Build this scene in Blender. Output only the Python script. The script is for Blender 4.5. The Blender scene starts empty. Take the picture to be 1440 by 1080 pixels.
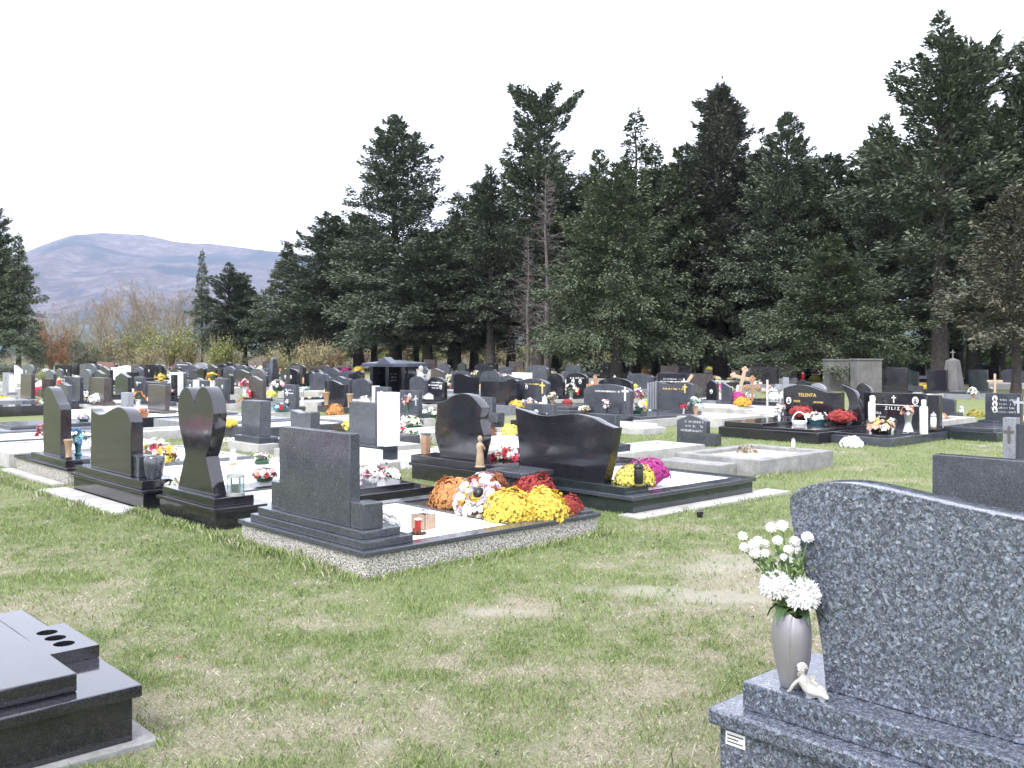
import bpy, bmesh, math, random
import numpy as np
from math import radians, sin, cos, pi, tan
from mathutils import Vector, Matrix

S = bpy.context.scene
HAZE = 0.00009
COL = S.collection
# ------------------------------------------------------------------ camera
F, CX, HY, CH = 1350.0, 720.0, 495.0, 1.6      # focal length (px of a 1440 px wide frame), horizon, eye height
cd = bpy.data.cameras.new('camera'); cam = bpy.data.objects.new('camera', cd); COL.objects.link(cam)
cd.sensor_width = 36.0; cd.lens = 36.0 * F / 1440.0
cd.shift_y = -(540 - HY) / 1440.0
cd.clip_start = 0.05; cd.clip_end = 30000
cam.location = (0, 0, CH); cam.rotation_euler = (radians(90), 0, 0)
S.camera = cam
# ------------------------------------------------------------------ light
SUN_EL, SUN_AZ = radians(48), radians(205)      # azimuth measured clockwise from +Y
W = bpy.data.worlds.new('World'); S.world = W; W.use_nodes = True
nt = W.node_tree; nt.nodes.clear()
sky = nt.nodes.new('ShaderNodeTexSky'); sky.sky_type = 'NISHITA'; sky.sun_disc = False
sky.sun_elevation = SUN_EL; sky.sun_rotation = SUN_AZ; sky.air_density = 1.0; sky.dust_density = 4.0; sky.ozone_density = 1.0
hs = nt.nodes.new('ShaderNodeHueSaturation'); hs.inputs['Saturation'].default_value = 0.10; hs.inputs['Value'].default_value = 1.0
mx = nt.nodes.new('ShaderNodeMix'); mx.data_type = 'RGBA'; mx.inputs[0].default_value = 0.80
mx.inputs[7].default_value = (9.7, 10.1, 11.8, 1)   # the even white of a closed cloud layer
bg = nt.nodes.new('ShaderNodeBackground'); bg.inputs[1].default_value = 0.10
wo = nt.nodes.new('ShaderNodeOutputWorld')
nt.links.new(sky.outputs[0], hs.inputs['Color']); nt.links.new(hs.outputs[0], mx.inputs[6])
nt.links.new(mx.outputs[2], bg.inputs[0]); nt.links.new(bg.outputs[0], wo.inputs[0])
sl = bpy.data.lights.new('sun', 'SUN'); sl.energy = 1.1; sl.angle = radians(18); sl.color = (1.0, 0.97, 0.92)
so = bpy.data.objects.new('sun', sl); COL.objects.link(so)
sd = Vector((sin(SUN_AZ) * cos(SUN_EL), cos(SUN_AZ) * cos(SUN_EL), sin(SUN_EL)))
so.rotation_euler = (-sd).to_track_quat('-Z', 'Y').to_euler(); so.location = sd * 60
S.view_settings.view_transform = 'Standard'; S.view_settings.look = 'None'
S.view_settings.exposure = 1.55; S.view_settings.gamma = 1.0; S.view_settings.use_curve_mapping = False
S.render.engine = 'CYCLES'
cy = S.cycles
cy.use_denoising = True; cy.max_bounces = 6; cy.diffuse_bounces = 3; cy.glossy_bounces = 3; cy.transmission_bounces = 5
cy.transparent_max_bounces = 6; cy.volume_bounces = 0; cy.caustics_reflective = False; cy.caustics_refractive = False

# ------------------------------------------------------------------ helpers: placing
TH = radians(43)
U = Vector((cos(TH), sin(TH), 0)); V = Vector((-sin(TH), cos(TH), 0))   # the two directions of the plots
RZ_BACK, RZ_FRONT = TH - pi / 2, TH + pi / 2    # headstone turned away from us / towards us
P0 = Vector((-1.035, 6.75, 0))
def at(px, d, z=0.0): return Vector(((px - CX) / F * d, d, z))
def dz(py, z=0.0): return F * (CH - z) / (py - HY)
def gp(px, py, z=0.0): return at(px, dz(py, z), z)
def uv(u, v, z=0.0): return P0 + U * u + V * v + Vector((0, 0, z))
R = random.Random(11)
NR = np.random.default_rng(7)

# ------------------------------------------------------------------ helpers: materials
MATS = {}
def newmat(name):
    m = bpy.data.materials.new(name); m.use_nodes = True
    n = m.node_tree; b = n.nodes['Principled BSDF']
    return m, n, b
def c4(c): return (c[0], c[1], c[2], 1.0)
def ramp(n, fac, stops, interp='LINEAR'):
    r = n.nodes.new('ShaderNodeValToRGB'); r.color_ramp.interpolation = interp
    el = r.color_ramp.elements
    while len(el) < len(stops): el.new(0.5)
    for e, (p, c) in zip(el, stops): e.position = p; e.color = c4(c)
    n.links.new(fac, r.inputs[0]); return r.outputs[0]
def noise(n, scale, detail=4, rough=0.6, coord='Object', vec=None):
    t = n.nodes.new('ShaderNodeTexNoise'); t.inputs['Scale'].default_value = scale
    t.inputs['Detail'].default_value = detail; t.inputs['Roughness'].default_value = rough
    if vec is None:
        tc = n.nodes.new('ShaderNodeTexCoord'); vec = tc.outputs[coord]
    n.links.new(vec, t.inputs['Vector']); return t.outputs['Fac']
def voro(n, scale, coord='Object', feature='F1'):
    t = n.nodes.new('ShaderNodeTexVoronoi'); t.inputs['Scale'].default_value = scale; t.feature = feature
    tc = n.nodes.new('ShaderNodeTexCoord'); n.links.new(tc.outputs[coord], t.inputs['Vector']); return t
def mixc(n, fac, a, b, mode='MIX'):
    m = n.nodes.new('ShaderNodeMix'); m.data_type = 'RGBA'; m.blend_type = mode
    for sock, v in ((m.inputs[0], fac), (m.inputs[6], a), (m.inputs[7], b)):
        if isinstance(v, (int, float)): sock.default_value = v
        elif isinstance(v, tuple): sock.default_value = c4(v)
        else: n.links.new(v, sock)
    return m.outputs[2]
def bump(n, b, h, strength, dist):
    bp = n.nodes.new('ShaderNodeBump'); bp.inputs['Strength'].default_value = strength; bp.inputs['Distance'].default_value = dist
    n.links.new(h, bp.inputs['Height']); n.links.new(bp.outputs[0], b.inputs['Normal'])
def island(n):
    g = n.nodes.new('ShaderNodeNewGeometry'); return g.outputs['Random Per Island']

def granite(name, dark, light, scale=260, rough=0.13, amount=0.55):
    """polished stone: fine crystals of two tones, dust and drip marks in the gloss"""
    m, n, b = newmat(name)
    v = voro(n, scale)
    sep = n.nodes.new('ShaderNodeSeparateColor'); n.links.new(v.outputs['Color'], sep.inputs[0])
    c = ramp(n, sep.outputs[0], [(0.0, dark), (amount, dark), (0.85, light), (1.0, tuple(min(1, x * 1.5) for x in light))])
    big = noise(n, 3.0, 3)
    c = mixc(n, 0.25, c, ramp(n, big, [(0.35, dark), (0.7, light)]))
    n.links.new(c, b.inputs['Base Color'])
    st = noise(n, 7.0, 5, 0.65)
    rr = n.nodes.new('ShaderNodeMapRange'); rr.inputs[1].default_value = 0.3; rr.inputs[2].default_value = 0.75
    rr.inputs[3].default_value = rough * 0.6; rr.inputs[4].default_value = rough * 2.2
    n.links.new(st, rr.inputs[0]); n.links.new(rr.outputs[0], b.inputs['Roughness'])
    b.inputs['IOR'].default_value = 1.74
    MATS[name] = m; return m
granite('black_granite', (0.008, 0.008, 0.011), (0.030, 0.030, 0.037), 340, 0.08)
granite('grey_granite', (0.022, 0.024, 0.031), (0.085, 0.092, 0.112), 300, 0.15, 0.4)
granite('pale_granite', (0.11, 0.115, 0.13), (0.30, 0.31, 0.34), 220, 0.28, 0.35)
granite('brown_granite', (0.024, 0.018, 0.017), (0.09, 0.07, 0.065), 240, 0.13, 0.45)
granite('red_granite', (0.10, 0.025, 0.022), (0.28, 0.11, 0.10), 220, 0.14, 0.4)
granite('green_granite', (0.008, 0.012, 0.014), (0.035, 0.046, 0.05), 320, 0.10, 0.45)
def pearl():
    m, n, b = newmat('pearl_granite')
    v = voro(n, 92); v2 = voro(n, 190)
    s1 = n.nodes.new('ShaderNodeSeparateColor'); n.links.new(v.outputs['Color'], s1.inputs[0])
    s2 = n.nodes.new('ShaderNodeSeparateColor'); n.links.new(v2.outputs['Color'], s2.inputs[0])
    a = ramp(n, s1.outputs[0], [(0, (0.028, 0.033, 0.046)), (0.3, (0.050, 0.060, 0.082)), (0.7, (0.110, 0.132, 0.175)), (0.92, (0.19, 0.225, 0.285)), (1, (0.29, 0.33, 0.38))])
    c = ramp(n, s2.outputs[1], [(0, (0.022, 0.024, 0.032)), (0.5, (0.072, 0.078, 0.100)), (0.85, (0.15, 0.162, 0.195)), (1, (0.25, 0.252, 0.26))])
    nz = noise(n, 60, 3)
    n.links.new(mixc(n, ramp(n, nz, [(0.40, (0, 0, 0)), (0.6, (1, 1, 1))]), a, c), b.inputs['Base Color'])
    b.inputs['Roughness'].default_value = 0.16; b.inputs['IOR'].default_value = 1.7
    MATS['pearl_granite'] = m
pearl()
def rough_mat(name, a, b_, scale, rough=0.9, bstr=0.4, bdist=0.01, detail=6, spec=0.3):
    m, n, b = newmat(name)
    f = noise(n, scale, detail, 0.65); f2 = noise(n, scale * 9, 4, 0.6)
    c = ramp(n, f, [(0.32, a), (0.68, b_)])
    c = mixc(n, 0.5, c, ramp(n, f2, [(0.35, (0.55, 0.55, 0.55)), (0.65, (1, 1, 1))]), 'MULTIPLY')
    n.links.new(c, b.inputs['Base Color']); b.inputs['Roughness'].default_value = rough
    b.inputs['Specular IOR Level'].default_value = spec
    if bstr: bump(n, b, f2, bstr, bdist)
    MATS[name] = m; return m
rough_mat('concrete', (0.36, 0.35, 0.33), (0.52, 0.51, 0.48), 5)
rough_mat('old_concrete', (0.20, 0.20, 0.195), (0.36, 0.355, 0.34), 4)
rough_mat('white_marble', (0.74, 0.74, 0.76), (0.84, 0.84, 0.85), 3, 0.35, 0.05, 0.002)
rough_mat('wood', (0.30, 0.16, 0.085), (0.46, 0.27, 0.15), 9, 0.6)
rough_mat('pale_wood', (0.42, 0.30, 0.21), (0.56, 0.42, 0.31), 12, 0.7)
rough_mat('bark', (0.035, 0.030, 0.027), (0.10, 0.088, 0.078), 6, 0.95, 0.9, 0.03)
rough_mat('pale_bark', (0.15, 0.13, 0.12), (0.30, 0.27, 0.25), 7, 0.95, 0.8, 0.03)
rough_mat('twig', (0.17, 0.135, 0.085), (0.30, 0.245, 0.16), 2, 0.9, 0)
rough_mat('dead_twig', (0.20, 0.175, 0.165), (0.33, 0.30, 0.285), 2, 0.9, 0)
rough_mat('terracotta', (0.34, 0.15, 0.08), (0.45, 0.22, 0.13), 8, 0.8)
rough_mat('figure_stone', (0.34, 0.33, 0.305), (0.56, 0.55, 0.51), 14, 0.8, 0.3, 0.004)
rough_mat('gilt_stone', (0.36, 0.25, 0.14), (0.52, 0.41, 0.27), 14, 0.6, 0.3, 0.004)
rough_mat('dark_plaster', (0.11, 0.107, 0.103), (0.19, 0.187, 0.18), 1.4, 0.9)
rough_mat('soil', (0.035, 0.026, 0.02), (0.08, 0.06, 0.045), 14, 1.0, 0.8, 0.02)
rough_mat('brown_ceramic', (0.28, 0.17, 0.10), (0.44, 0.30, 0.19), 10, 0.3, 0.0)
rough_mat('bare_earth', (0.36, 0.33, 0.27), (0.56, 0.52, 0.45), 6, 1.0, 0.6, 0.02)
def pebble():
    m, n, b = newmat('pebble_dash')
    v = voro(n, 95); sep = n.nodes.new('ShaderNodeSeparateColor'); n.links.new(v.outputs['Color'], sep.inputs[0])
    c = ramp(n, sep.outputs[0], [(0, (0.17, 0.155, 0.13)), (0.25, (0.40, 0.38, 0.33)), (0.6, (0.56, 0.54, 0.48)), (1, (0.74, 0.72, 0.68))])
    e = ramp(n, v.outputs['Distance'], [(0.25, (1, 1, 1)), (0.75, (0.62, 0.60, 0.57))])
    n.links.new(mixc(n, 1.0, c, e, 'MULTIPLY'), b.inputs['Base Color'])
    inv = n.nodes.new('ShaderNodeMath'); inv.operation = 'SUBTRACT'; inv.inputs[0].default_value = 1; n.links.new(v.outputs['Distance'], inv.inputs[1])
    bump(n, b, inv.outputs[0], 0.9, 0.012); b.inputs['Roughness'].default_value = 0.8
    MATS['pebble_dash'] = m
    m, n, b = newmat('white_gravel')
    v = voro(n, 60); sep = n.nodes.new('ShaderNodeSeparateColor'); n.links.new(v.outputs['Color'], sep.inputs[0])
    c = ramp(n, sep.outputs[0], [(0, (0.66, 0.66, 0.65)), (0.5, (0.80, 0.80, 0.79)), (1, (0.86, 0.86, 0.86))])
    n.links.new(c, b.inputs['Base Color'])
    inv = n.nodes.new('ShaderNodeMath'); inv.operation = 'SUBTRACT'; inv.inputs[0].default_value = 1; n.links.new(v.outputs['Distance'], inv.inputs[1])
    bump(n, b, inv.outputs[0], 0.6, 0.012); b.inputs['Roughness'].default_value = 0.9
    MATS['white_gravel'] = m
pebble()
def flat(name, col, rough=0.5, metal=0.0, vary=0.0, **kw):
    if name in MATS: return MATS[name]
    m, n, b = newmat(name)
    if vary:
        c = ramp(n, island(n), [(0, tuple(x * (1 - vary) for x in col)), (0.5, col), (1, tuple(min(1, x * (1 + vary)) for x in col))])
        n.links.new(c, b.inputs['Base Color'])
    else:
        b.inputs['Base Color'].default_value = c4(col)
    b.inputs['Roughness'].default_value = rough; b.inputs['Metallic'].default_value = metal
    for k, v in kw.items(): b.inputs[k.replace('_', ' ')].default_value = v
    MATS[name] = m; return m
flat('gold_paint', (0.72, 0.50, 0.16), 0.4)
flat('white_paint', (0.78, 0.78, 0.76), 0.5)
flat('grey_paint', (0.40, 0.40, 0.41), 0.5)
flat('porcelain', (0.78, 0.78, 0.76), 0.2)
flat('photo_dark', (0.10, 0.09, 0.085), 0.3)
flat('black_plastic', (0.012, 0.012, 0.013), 0.35)
flat('green_plastic', (0.03, 0.10, 0.06), 0.5)
flat('teal_plastic', (0.06, 0.20, 0.24), 0.5)
flat('red_glass', (0.55, 0.02, 0.02), 0.12)
flat('white_glass', (0.72, 0.72, 0.70), 0.15)
flat('brass', (0.55, 0.38, 0.18), 0.3, 0.9)
flat('steel', (0.48, 0.49, 0.50), 0.28, 0.9)
flat('pewter', (0.31, 0.295, 0.31), 0.36, 0.5)
flat('clear_glass', (0.86, 0.97, 0.95), 0.05, 0.0, Transmission_Weight=0.9, IOR=1.2)
flat('leaf', (0.045, 0.085, 0.028), 0.6, 0, 0.45)
flat('pale_leaf', (0.11, 0.17, 0.05), 0.6, 0, 0.4)
flat('silver_leaf', (0.26, 0.28, 0.27), 0.7, 0, 0.3)
flat('stem', (0.09, 0.15, 0.05), 0.6, 0, 0.3)
FC = {'white': (0.80, 0.80, 0.77), 'cream': (0.76, 0.70, 0.50), 'yellow': (0.78, 0.59, 0.10), 'lemon': (0.78, 0.68, 0.16),
      'orange': (0.63, 0.30, 0.11), 'amber': (0.62, 0.36, 0.05), 'rust': (0.36, 0.12, 0.045), 'red': (0.34, 0.045, 0.04),
      'crimson': (0.46, 0.03, 0.07), 'magenta': (0.46, 0.05, 0.27), 'pink': (0.74, 0.40, 0.46), 'salmon': (0.68, 0.30, 0.22),
      'peach': (0.74, 0.50, 0.38), 'brown': (0.22, 0.09, 0.05), 'blue': (0.16, 0.30, 0.48), 'lilac': (0.50, 0.38, 0.56),
      'turquoise': (0.30, 0.56, 0.58), 'maroon': (0.22, 0.03, 0.07), 'olive': (0.33, 0.30, 0.06), 'pale pink': (0.78, 0.60, 0.62)}
def petal(c):
    nm = 'petal_' + c.replace(' ', '_')
    return flat(nm, FC[c], 0.75, 0, 0.16)

# ------------------------------------------------------------------ helpers: meshes
class MB:
    def __init__(s): s.v = []; s.f = []; s.mi = []; s.cur = 0
    def mat(s, i): s.cur = i; return s
    def add(s, vs, fs):
        o = len(s.v); s.v += [tuple(p) for p in vs]
        for f in fs: s.f.append(tuple(i + o for i in f)); s.mi.append(s.cur)
        return s
    def box(s, x0, y0, z0, x1, y1, z1):
        return s.add([(x0, y0, z0), (x1, y0, z0), (x1, y1, z0), (x0, y1, z0), (x0, y0, z1), (x1, y0, z1), (x1, y1, z1), (x0, y1, z1)],
                     [(0, 3, 2, 1), (4, 5, 6, 7), (0, 1, 5, 4), (1, 2, 6, 5), (2, 3, 7, 6), (3, 0, 4, 7)])
    def ring(s, x0, y0, x1, y1, w, z0, z1):
        a = [(x0, y0), (x1, y0), (x1, y1), (x0, y1)]; b = [(x0 + w, y0 + w), (x1 - w, y0 + w), (x1 - w, y1 - w), (x0 + w, y1 - w)]
        vs = [(*p, z) for z in (z0, z1) for p in a + b]; fs = []
        for i in range(4):
            j = (i + 1) % 4
            fs += [(8 + i, 8 + j, 12 + j, 12 + i), (i, 4 + i, 4 + j, j), (i, j, 8 + j, 8 + i), (4 + j, 4 + i, 12 + i, 12 + j)]
        return s.add(vs, fs)
    def prism(s, pts, y0, y1, z=0, x=0):
        """outline in the x-z plane (clockwise seen from -y is fine), pushed from y0 to y1"""
        n = len(pts); vs = [(px + x, y0, pz + z) for px, pz in pts] + [(px + x, y1, pz + z) for px, pz in pts]
        fs = [tuple(range(n)), tuple(range(2 * n - 1, n - 1, -1))] + [(i, i + n, (i + 1) % n + n, (i + 1) % n) for i in range(n)]
        return s.add(vs, fs)
    def lathe(s, prof, c=(0, 0, 0), seg=14):
        vs = []; fs = []; n = len(prof)
        for i in range(seg):
            a = 2 * pi * i / seg
            vs += [(c[0] + r * cos(a), c[1] + r * sin(a), c[2] + z) for r, z in prof]
        for i in range(seg):
            j = (i + 1) % seg
            fs += [(i * n + k, j * n + k, j * n + k + 1, i * n + k + 1) for k in range(n - 1)]
        fs.append(tuple(i * n + n - 1 for i in range(seg))); fs.append(tuple((seg - 1 - i) * n for i in range(seg)))
        return s.add(vs, fs)
    def tube(s, pts, rad, seg=6):
        pts = [Vector(p) for p in pts]; n = len(pts); vs = []; fs = []
        rad = rad if isinstance(rad, (list, tuple)) else [rad] * n
        for i, p in enumerate(pts):
            t = (pts[min(i + 1, n - 1)] - pts[max(i - 1, 0)]).normalized()
            a = t.orthogonal().normalized() if i == 0 else (a - t * a.dot(t)).normalized()
            b = t.cross(a)
            vs += [p + (a * cos(2 * pi * k / seg) + b * sin(2 * pi * k / seg)) * rad[i] for k in range(seg)]
        for i in range(n - 1):
            for k in range(seg):
                k2 = (k + 1) % seg
                fs.append((i * seg + k, i * seg + k2, (i + 1) * seg + k2, (i + 1) * seg + k))
        fs.append(tuple(range(seg - 1, -1, -1))); fs.append(tuple((n - 1) * seg + k for k in range(seg)))
        return s.add(vs, fs)
    def ball(s, c, r, seg=10, rings=6, sq=(1, 1, 1)):
        vs = [(c[0], c[1], c[2] - r * sq[2])]; fs = []
        for i in range(1, rings):
            a = -pi / 2 + pi * i / rings
            vs += [(c[0] + r * sq[0] * cos(a) * cos(2 * pi * k / seg), c[1] + r * sq[1] * cos(a) * sin(2 * pi * k / seg), c[2] + r * sq[2] * sin(a)) for k in range(seg)]
        vs.append((c[0], c[1], c[2] + r * sq[2])); top = len(vs) - 1
        for k in range(seg):
            k2 = (k + 1) % seg
            fs.append((0, 1 + k2, 1 + k)); fs.append((top, top - seg + k, top - seg + k2))
            for i in range(rings - 2):
                fs.append((1 + i * seg + k, 1 + i * seg + k2, 1 + (i + 1) * seg + k2, 1 + (i + 1) * seg + k))
        return s.add(vs, fs)
    def mesh(s, name, mats, bevel=0.0, smooth=False, segs=2):
        me = bpy.data.meshes.new(name); me.from_pydata(s.v, [], s.f)
        for m in (mats if isinstance(mats, (list, tuple)) else [mats]): me.materials.append(MATS[m] if isinstance(m, str) else m)
        if len(me.materials) > 1: me.polygons.foreach_set('material_index', s.mi)
        bm = bmesh.new(); bm.from_mesh(me)
        bmesh.ops.recalc_face_normals(bm, faces=bm.faces)
        if bevel:
            es = [e for e in bm.edges if len(e.link_faces) == 2 and e.calc_face_angle(0) > radians(35)]
            bmesh.ops.bevel(bm, geom=es, offset=bevel, segments=segs, profile=0.6, affect='EDGES', clamp_overlap=True)
        bm.to_mesh(me); bm.free()
        if smooth or bevel:
            me.polygons.foreach_set('use_smooth', [True] * len(me.polygons))
            me.set_sharp_from_angle(angle=radians(smooth if smooth > 1 else 32))
            if bevel: me.polygons.foreach_set('use_smooth', [not (len(p.vertices) > 4 or p.area > .022) for p in me.polygons])
        me.update(); return me
def npmesh(name, verts, nper, mats, mi=None):
    """many separate little faces (nper corners each) as one mesh"""
    nv = len(verts); nf = nv // nper
    me = bpy.data.meshes.new(name); me.vertices.add(nv); me.vertices.foreach_set('co', np.ascontiguousarray(verts, dtype=np.float32).ravel())
    me.loops.add(nv); me.loops.foreach_set('vertex_index', np.arange(nv, dtype=np.int32))
    me.polygons.add(nf); me.polygons.foreach_set('loop_start', np.arange(0, nv, nper, dtype=np.int32))
    for m in (mats if isinstance(mats, (list, tuple)) else [mats]): me.materials.append(MATS[m] if isinstance(m, str) else m)
    if mi is not None: me.polygons.foreach_set('material_index', mi.astype(np.int32))
    me.update(calc_edges=True); return me
# ------------------------------------------------------------------ helpers: objects
LABELS = {}
def tag(o, label, cat, group=None):
    o['label'] = label; o['category'] = cat
    if group: o['group'] = group
    LABELS.setdefault(label, []).append((o.name, group))
    n = len(label.split())
    if not 4 <= n <= 16: print('LABEL LENGTH', n, label)
    return o
def thing(name, label, cat, loc, rz=0.0, group=None):
    o = bpy.data.objects.new(name, None); COL.objects.link(o); o.empty_display_size = 0.2
    o.location = loc; o.rotation_euler = (0, 0, rz)
    return tag(o, label, cat, group)
def link(name, me, parent=None, loc=None, rz=0.0, scale=None, label=None):
    o = bpy.data.objects.new(name, me); COL.objects.link(o)
    if parent is not None: o.parent = parent
    if loc is not None: o.location = loc
    if rz: o.rotation_euler = (0, 0, rz)
    if scale is not None: o.scale = scale if isinstance(scale, (tuple, list)) else (scale,) * 3
    if label: o['label'] = label
    return o
def part(name, mb, mats, parent, bevel=0.0, smooth=False, **kw):
    return link(name, mb.mesh(name, mats, bevel, smooth), parent, **kw)
def stuff(o): o['kind'] = 'stuff'; return o

# outlines of headstones: lists of runs; a run of two points is straight, a longer one is smoothed
def spline(pts, k=6):
    out = []
    for i in range(len(pts) - 1):
        p0 = pts[max(i - 1, 0)]; p1 = pts[i]; p2 = pts[i + 1]; p3 = pts[min(i + 2, len(pts) - 1)]
        for j in range(k):
            t = j / k
            out.append(tuple(0.5 * (2 * b + (c - a) * t + (2 * a - 5 * b + 4 * c - d) * t * t + (3 * b - a - 3 * c + d) * t ** 3) for a, b, c, d in zip(p0, p1, p2, p3)))
    out.append(pts[-1]); return out
def outline(runs, w, h, k=6):
    out = []
    for r in runs:
        p = spline(r, k) if len(r) > 2 else list(r)
        if out and abs(out[-1][0] - p[0][0]) + abs(out[-1][1] - p[0][1]) < 1e-6: p = p[1:]
        out += p
    return [(x * w, z * h) for x, z in out]
L_, R_ = (-.5, 0), (.5, 0)
SHAPES = {
 'flat': [[L_, (-.5, 1)], [(-.5, 1), (.5, 1)], [(.5, 1), R_]],
 'arch': [[L_, (-.5, .78)], [(-.5, .78), (-.42, .88), (-.22, .97), (0, 1), (.22, .97), (.42, .88), (.5, .78)], [(.5, .78), R_]],
 'round': [[L_, (-.5, .6)], [(-.5, .6), (-.46, .78), (-.3, .94), (0, 1), (.3, .94), (.46, .78), (.5, .6)], [(.5, .6), R_]],
 'wave': [[L_, (-.5, .92)], [(-.5, .92), (-.38, .99), (-.22, 1), (0, .93), (.2, .85), (.38, .82), (.5, .84)], [(.5, .84), R_]],
 'wave_right': [[L_, (-.5, .84)], [(-.5, .84), (-.38, .82), (-.2, .85), (0, .93), (.22, 1), (.38, .99), (.5, .92)], [(.5, .92), R_]],
 'dip_hump': [[(-.42, 0), (-.5, 1)], [(-.5, 1), (-.36, .93), (-.18, .88), (.02, .92), (.2, .95), (.34, .90), (.5, .76)], [(.5, .76), (.42, 0)]],
 'shield': [[L_, (-.5, .86)], [(-.5, .86), (-.36, .90), (-.24, .90), (-.1, .96), (0, 1), (.1, .96), (.24, .90), (.36, .90), (.5, .86)], [(.5, .86), R_]],
 'gable': [[L_, (-.5, .8)], [(-.5, .8), (.05, 1)], [(.05, 1), (.5, .78)], [(.5, .78), R_]],
 'slant': [[L_, (-.5, .72)], [(-.5, .72), (.5, 1)], [(.5, 1), R_]],
 'concave': [[L_, (-.5, 1)], [(-.5, 1), (-.25, .95), (0, .925), (.25, .94), (.5, .97)], [(.5, .97), R_]],
 'fin': [[(-.5, 0), (-.5, .45), (-.36, .8), (-.05, .97), (.12, 1)], [(.12, 1), (.36, .86), (.46, .6), (.5, 0)]],
 'curvy': [[(-.36, 0), (-.46, .22), (-.5, .42), (-.46, .62), (-.45, .84)], [(-.45, .84), (-.3, .87), (-.14, .95), (.06, 1), (.26, .97), (.47, .8)],
           [(.47, .8), (.44, .62), (.5, .4), (.45, .18), (.38, 0)]],
 'peak': [[L_, (-.5, .9)], [(-.5, .9), (-.34, .99), (-.18, 1), (0, .96), (.2, .85), (.36, .77), (.42, .76)], [(.42, .76), (.5, .69)], [(.5, .69), R_]],
 'rolling': [[(-.48, 0), (-.5, 1)], [(-.5, 1), (-.34, .955), (-.18, .945), (0, .985), (.16, 1.0), (.32, .985), (.5, .90)], [(.5, .90), (.48, 0)]],
 'heart': [[(-.5, 0), (-.22, .34), (-.26, .42), (-.42, .58), (-.49, .74), (-.45, .91), (-.28, 1), (-.12, .985), (-.03, .91)],
           [(-.03, .91), (.06, .985), (.22, 1), (.40, .94), (.5, .78), (.46, .62), (.32, .46), (.24, .36)], [(.24, .36), (.5, 0)]],
 'book': [[L_, (-.5, .93)], [(-.5, .93), (-.3, 1), (-.1, .98), (.1, .93), (.3, .93), (.5, 1)], [(.5, 1), R_]],
}
SHAPES['heart'][0] = [(-.5, 0), (-.29, .34)]
SHAPES['heart'][-1] = [(.29, .35), (.5, 0)]
SHAPES['heart'].insert(1, [(-.29, .34), (-.34, .44), (-.45, .59), (-.5, .76), (-.46, .90), (-.32, .985), (-.19, .98), (-.09, .92), (-.03, .82)])
SHAPES['heart'][2] = [(-.03, .82), (.03, .93), (.14, .995), (.28, 1), (.43, .92), (.5, .77), (.46, .60), (.37, .46), (.29, .35)]
def text_mesh(s, size, mat):
    c = bpy.data.curves.new('lettering', 'FONT'); c.body = s; c.size = size; c.align_x = 'CENTER'; c.extrude = 0.004; c.resolution_u = 2
    o = bpy.data.objects.new('lettering', c); COL.objects.link(o)
    me = bpy.data.meshes.new_from_object(o); bpy.data.objects.remove(o); bpy.data.curves.remove(c)
    me.materials.clear(); me.materials.append(MATS[mat]); me.name = 'lettering'; return me
# ------------------------------------------------------------------ value noise shared by ground and grass
def vnoise(x, y, sc, seed):
    rng = np.random.default_rng(seed); T = rng.random((256, 256))
    fx, fy = x * sc, y * sc; ix, iy = np.floor(fx).astype(int), np.floor(fy).astype(int)
    tx, ty = fx - ix, fy - iy; tx = tx * tx * (3 - 2 * tx); ty = ty * ty * (3 - 2 * ty)
    a = T[ix % 256, iy % 256]; b = T[(ix + 1) % 256, iy % 256]; c = T[ix % 256, (iy + 1) % 256]; d = T[(ix + 1) % 256, (iy + 1) % 256]
    return (a * (1 - tx) + b * tx) * (1 - ty) + (c * (1 - tx) + d * tx) * ty
def fbm(x, y, sc, seed, o=4):
    s = 0; a = 1; t = 0
    for i in range(o): s = s + a * vnoise(x, y, sc * 2 ** i, seed + i); t += a; a *= .55
    return s / t
def greenness(x, y):
    """0 = dry straw, 1 = lush grass; lusher along the plinths, worn down the middle of the lawn"""
    g = fbm(x, y, 1.5, 3, 5) * 1.25 + fbm(x, y, .28, 21, 3) * .50 + (fbm(x, y, 6.0, 43, 3) - .5) * .5 - .30
    u = (x - P0.x) * U.x + (y - P0.y) * U.y; v = (x - P0.x) * V.x + (y - P0.y) * V.y
    g = g + .22 * np.exp(-np.abs(u + .1) / .45) * (v > -.1) + .18 * np.exp(-np.abs(v + .1) / .35) * (u > -.1) * (u < 2.7)
    worn = np.exp(-(((x - .9) / 1.7) ** 2 + ((y - 5.2) / 1.8) ** 2)) * .24 + np.exp(-(((x - 1.9) / .7) ** 2 + ((y - 6.7) / .9) ** 2)) * .22
    g = g - worn
    g = g + .17 * (1 / (1 + np.exp(-(y - 9.5) * .9))) * (x > 1) + .10 * (x < -2.2)
    return np.clip((g - .17) / .48, 0, 1) * .72 + .16
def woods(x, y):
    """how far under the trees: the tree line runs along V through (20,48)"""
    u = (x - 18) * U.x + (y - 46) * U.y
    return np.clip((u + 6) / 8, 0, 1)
def axis(lo, hi, step, far):
    core = np.arange(lo, hi + 1e-6, step); out = []; s = step; p = hi
    while p < far: s *= 1.22; p += s; out.append(p)
    ou2 = []; s = step; p = lo
    while p > -far if lo <= 0 else p > -400: s *= 1.22; p -= s; ou2.append(p)
    return np.array(sorted(ou2) + list(core) + out)
xs = axis(-9, 9, .09, 9000); ys = axis(1.5, 16, .09, 9000)
gx, gy = np.meshgrid(xs, ys, indexing='ij')
nearw = np.exp(-np.maximum(0, np.hypot(gx, gy - 6) - 8) / 4)
gz = (fbm(gx, gy, .8, 51, 4) - .5) * .045 * nearw
nx, ny = len(xs), len(ys)
me = bpy.data.meshes.new('ground')
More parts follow.
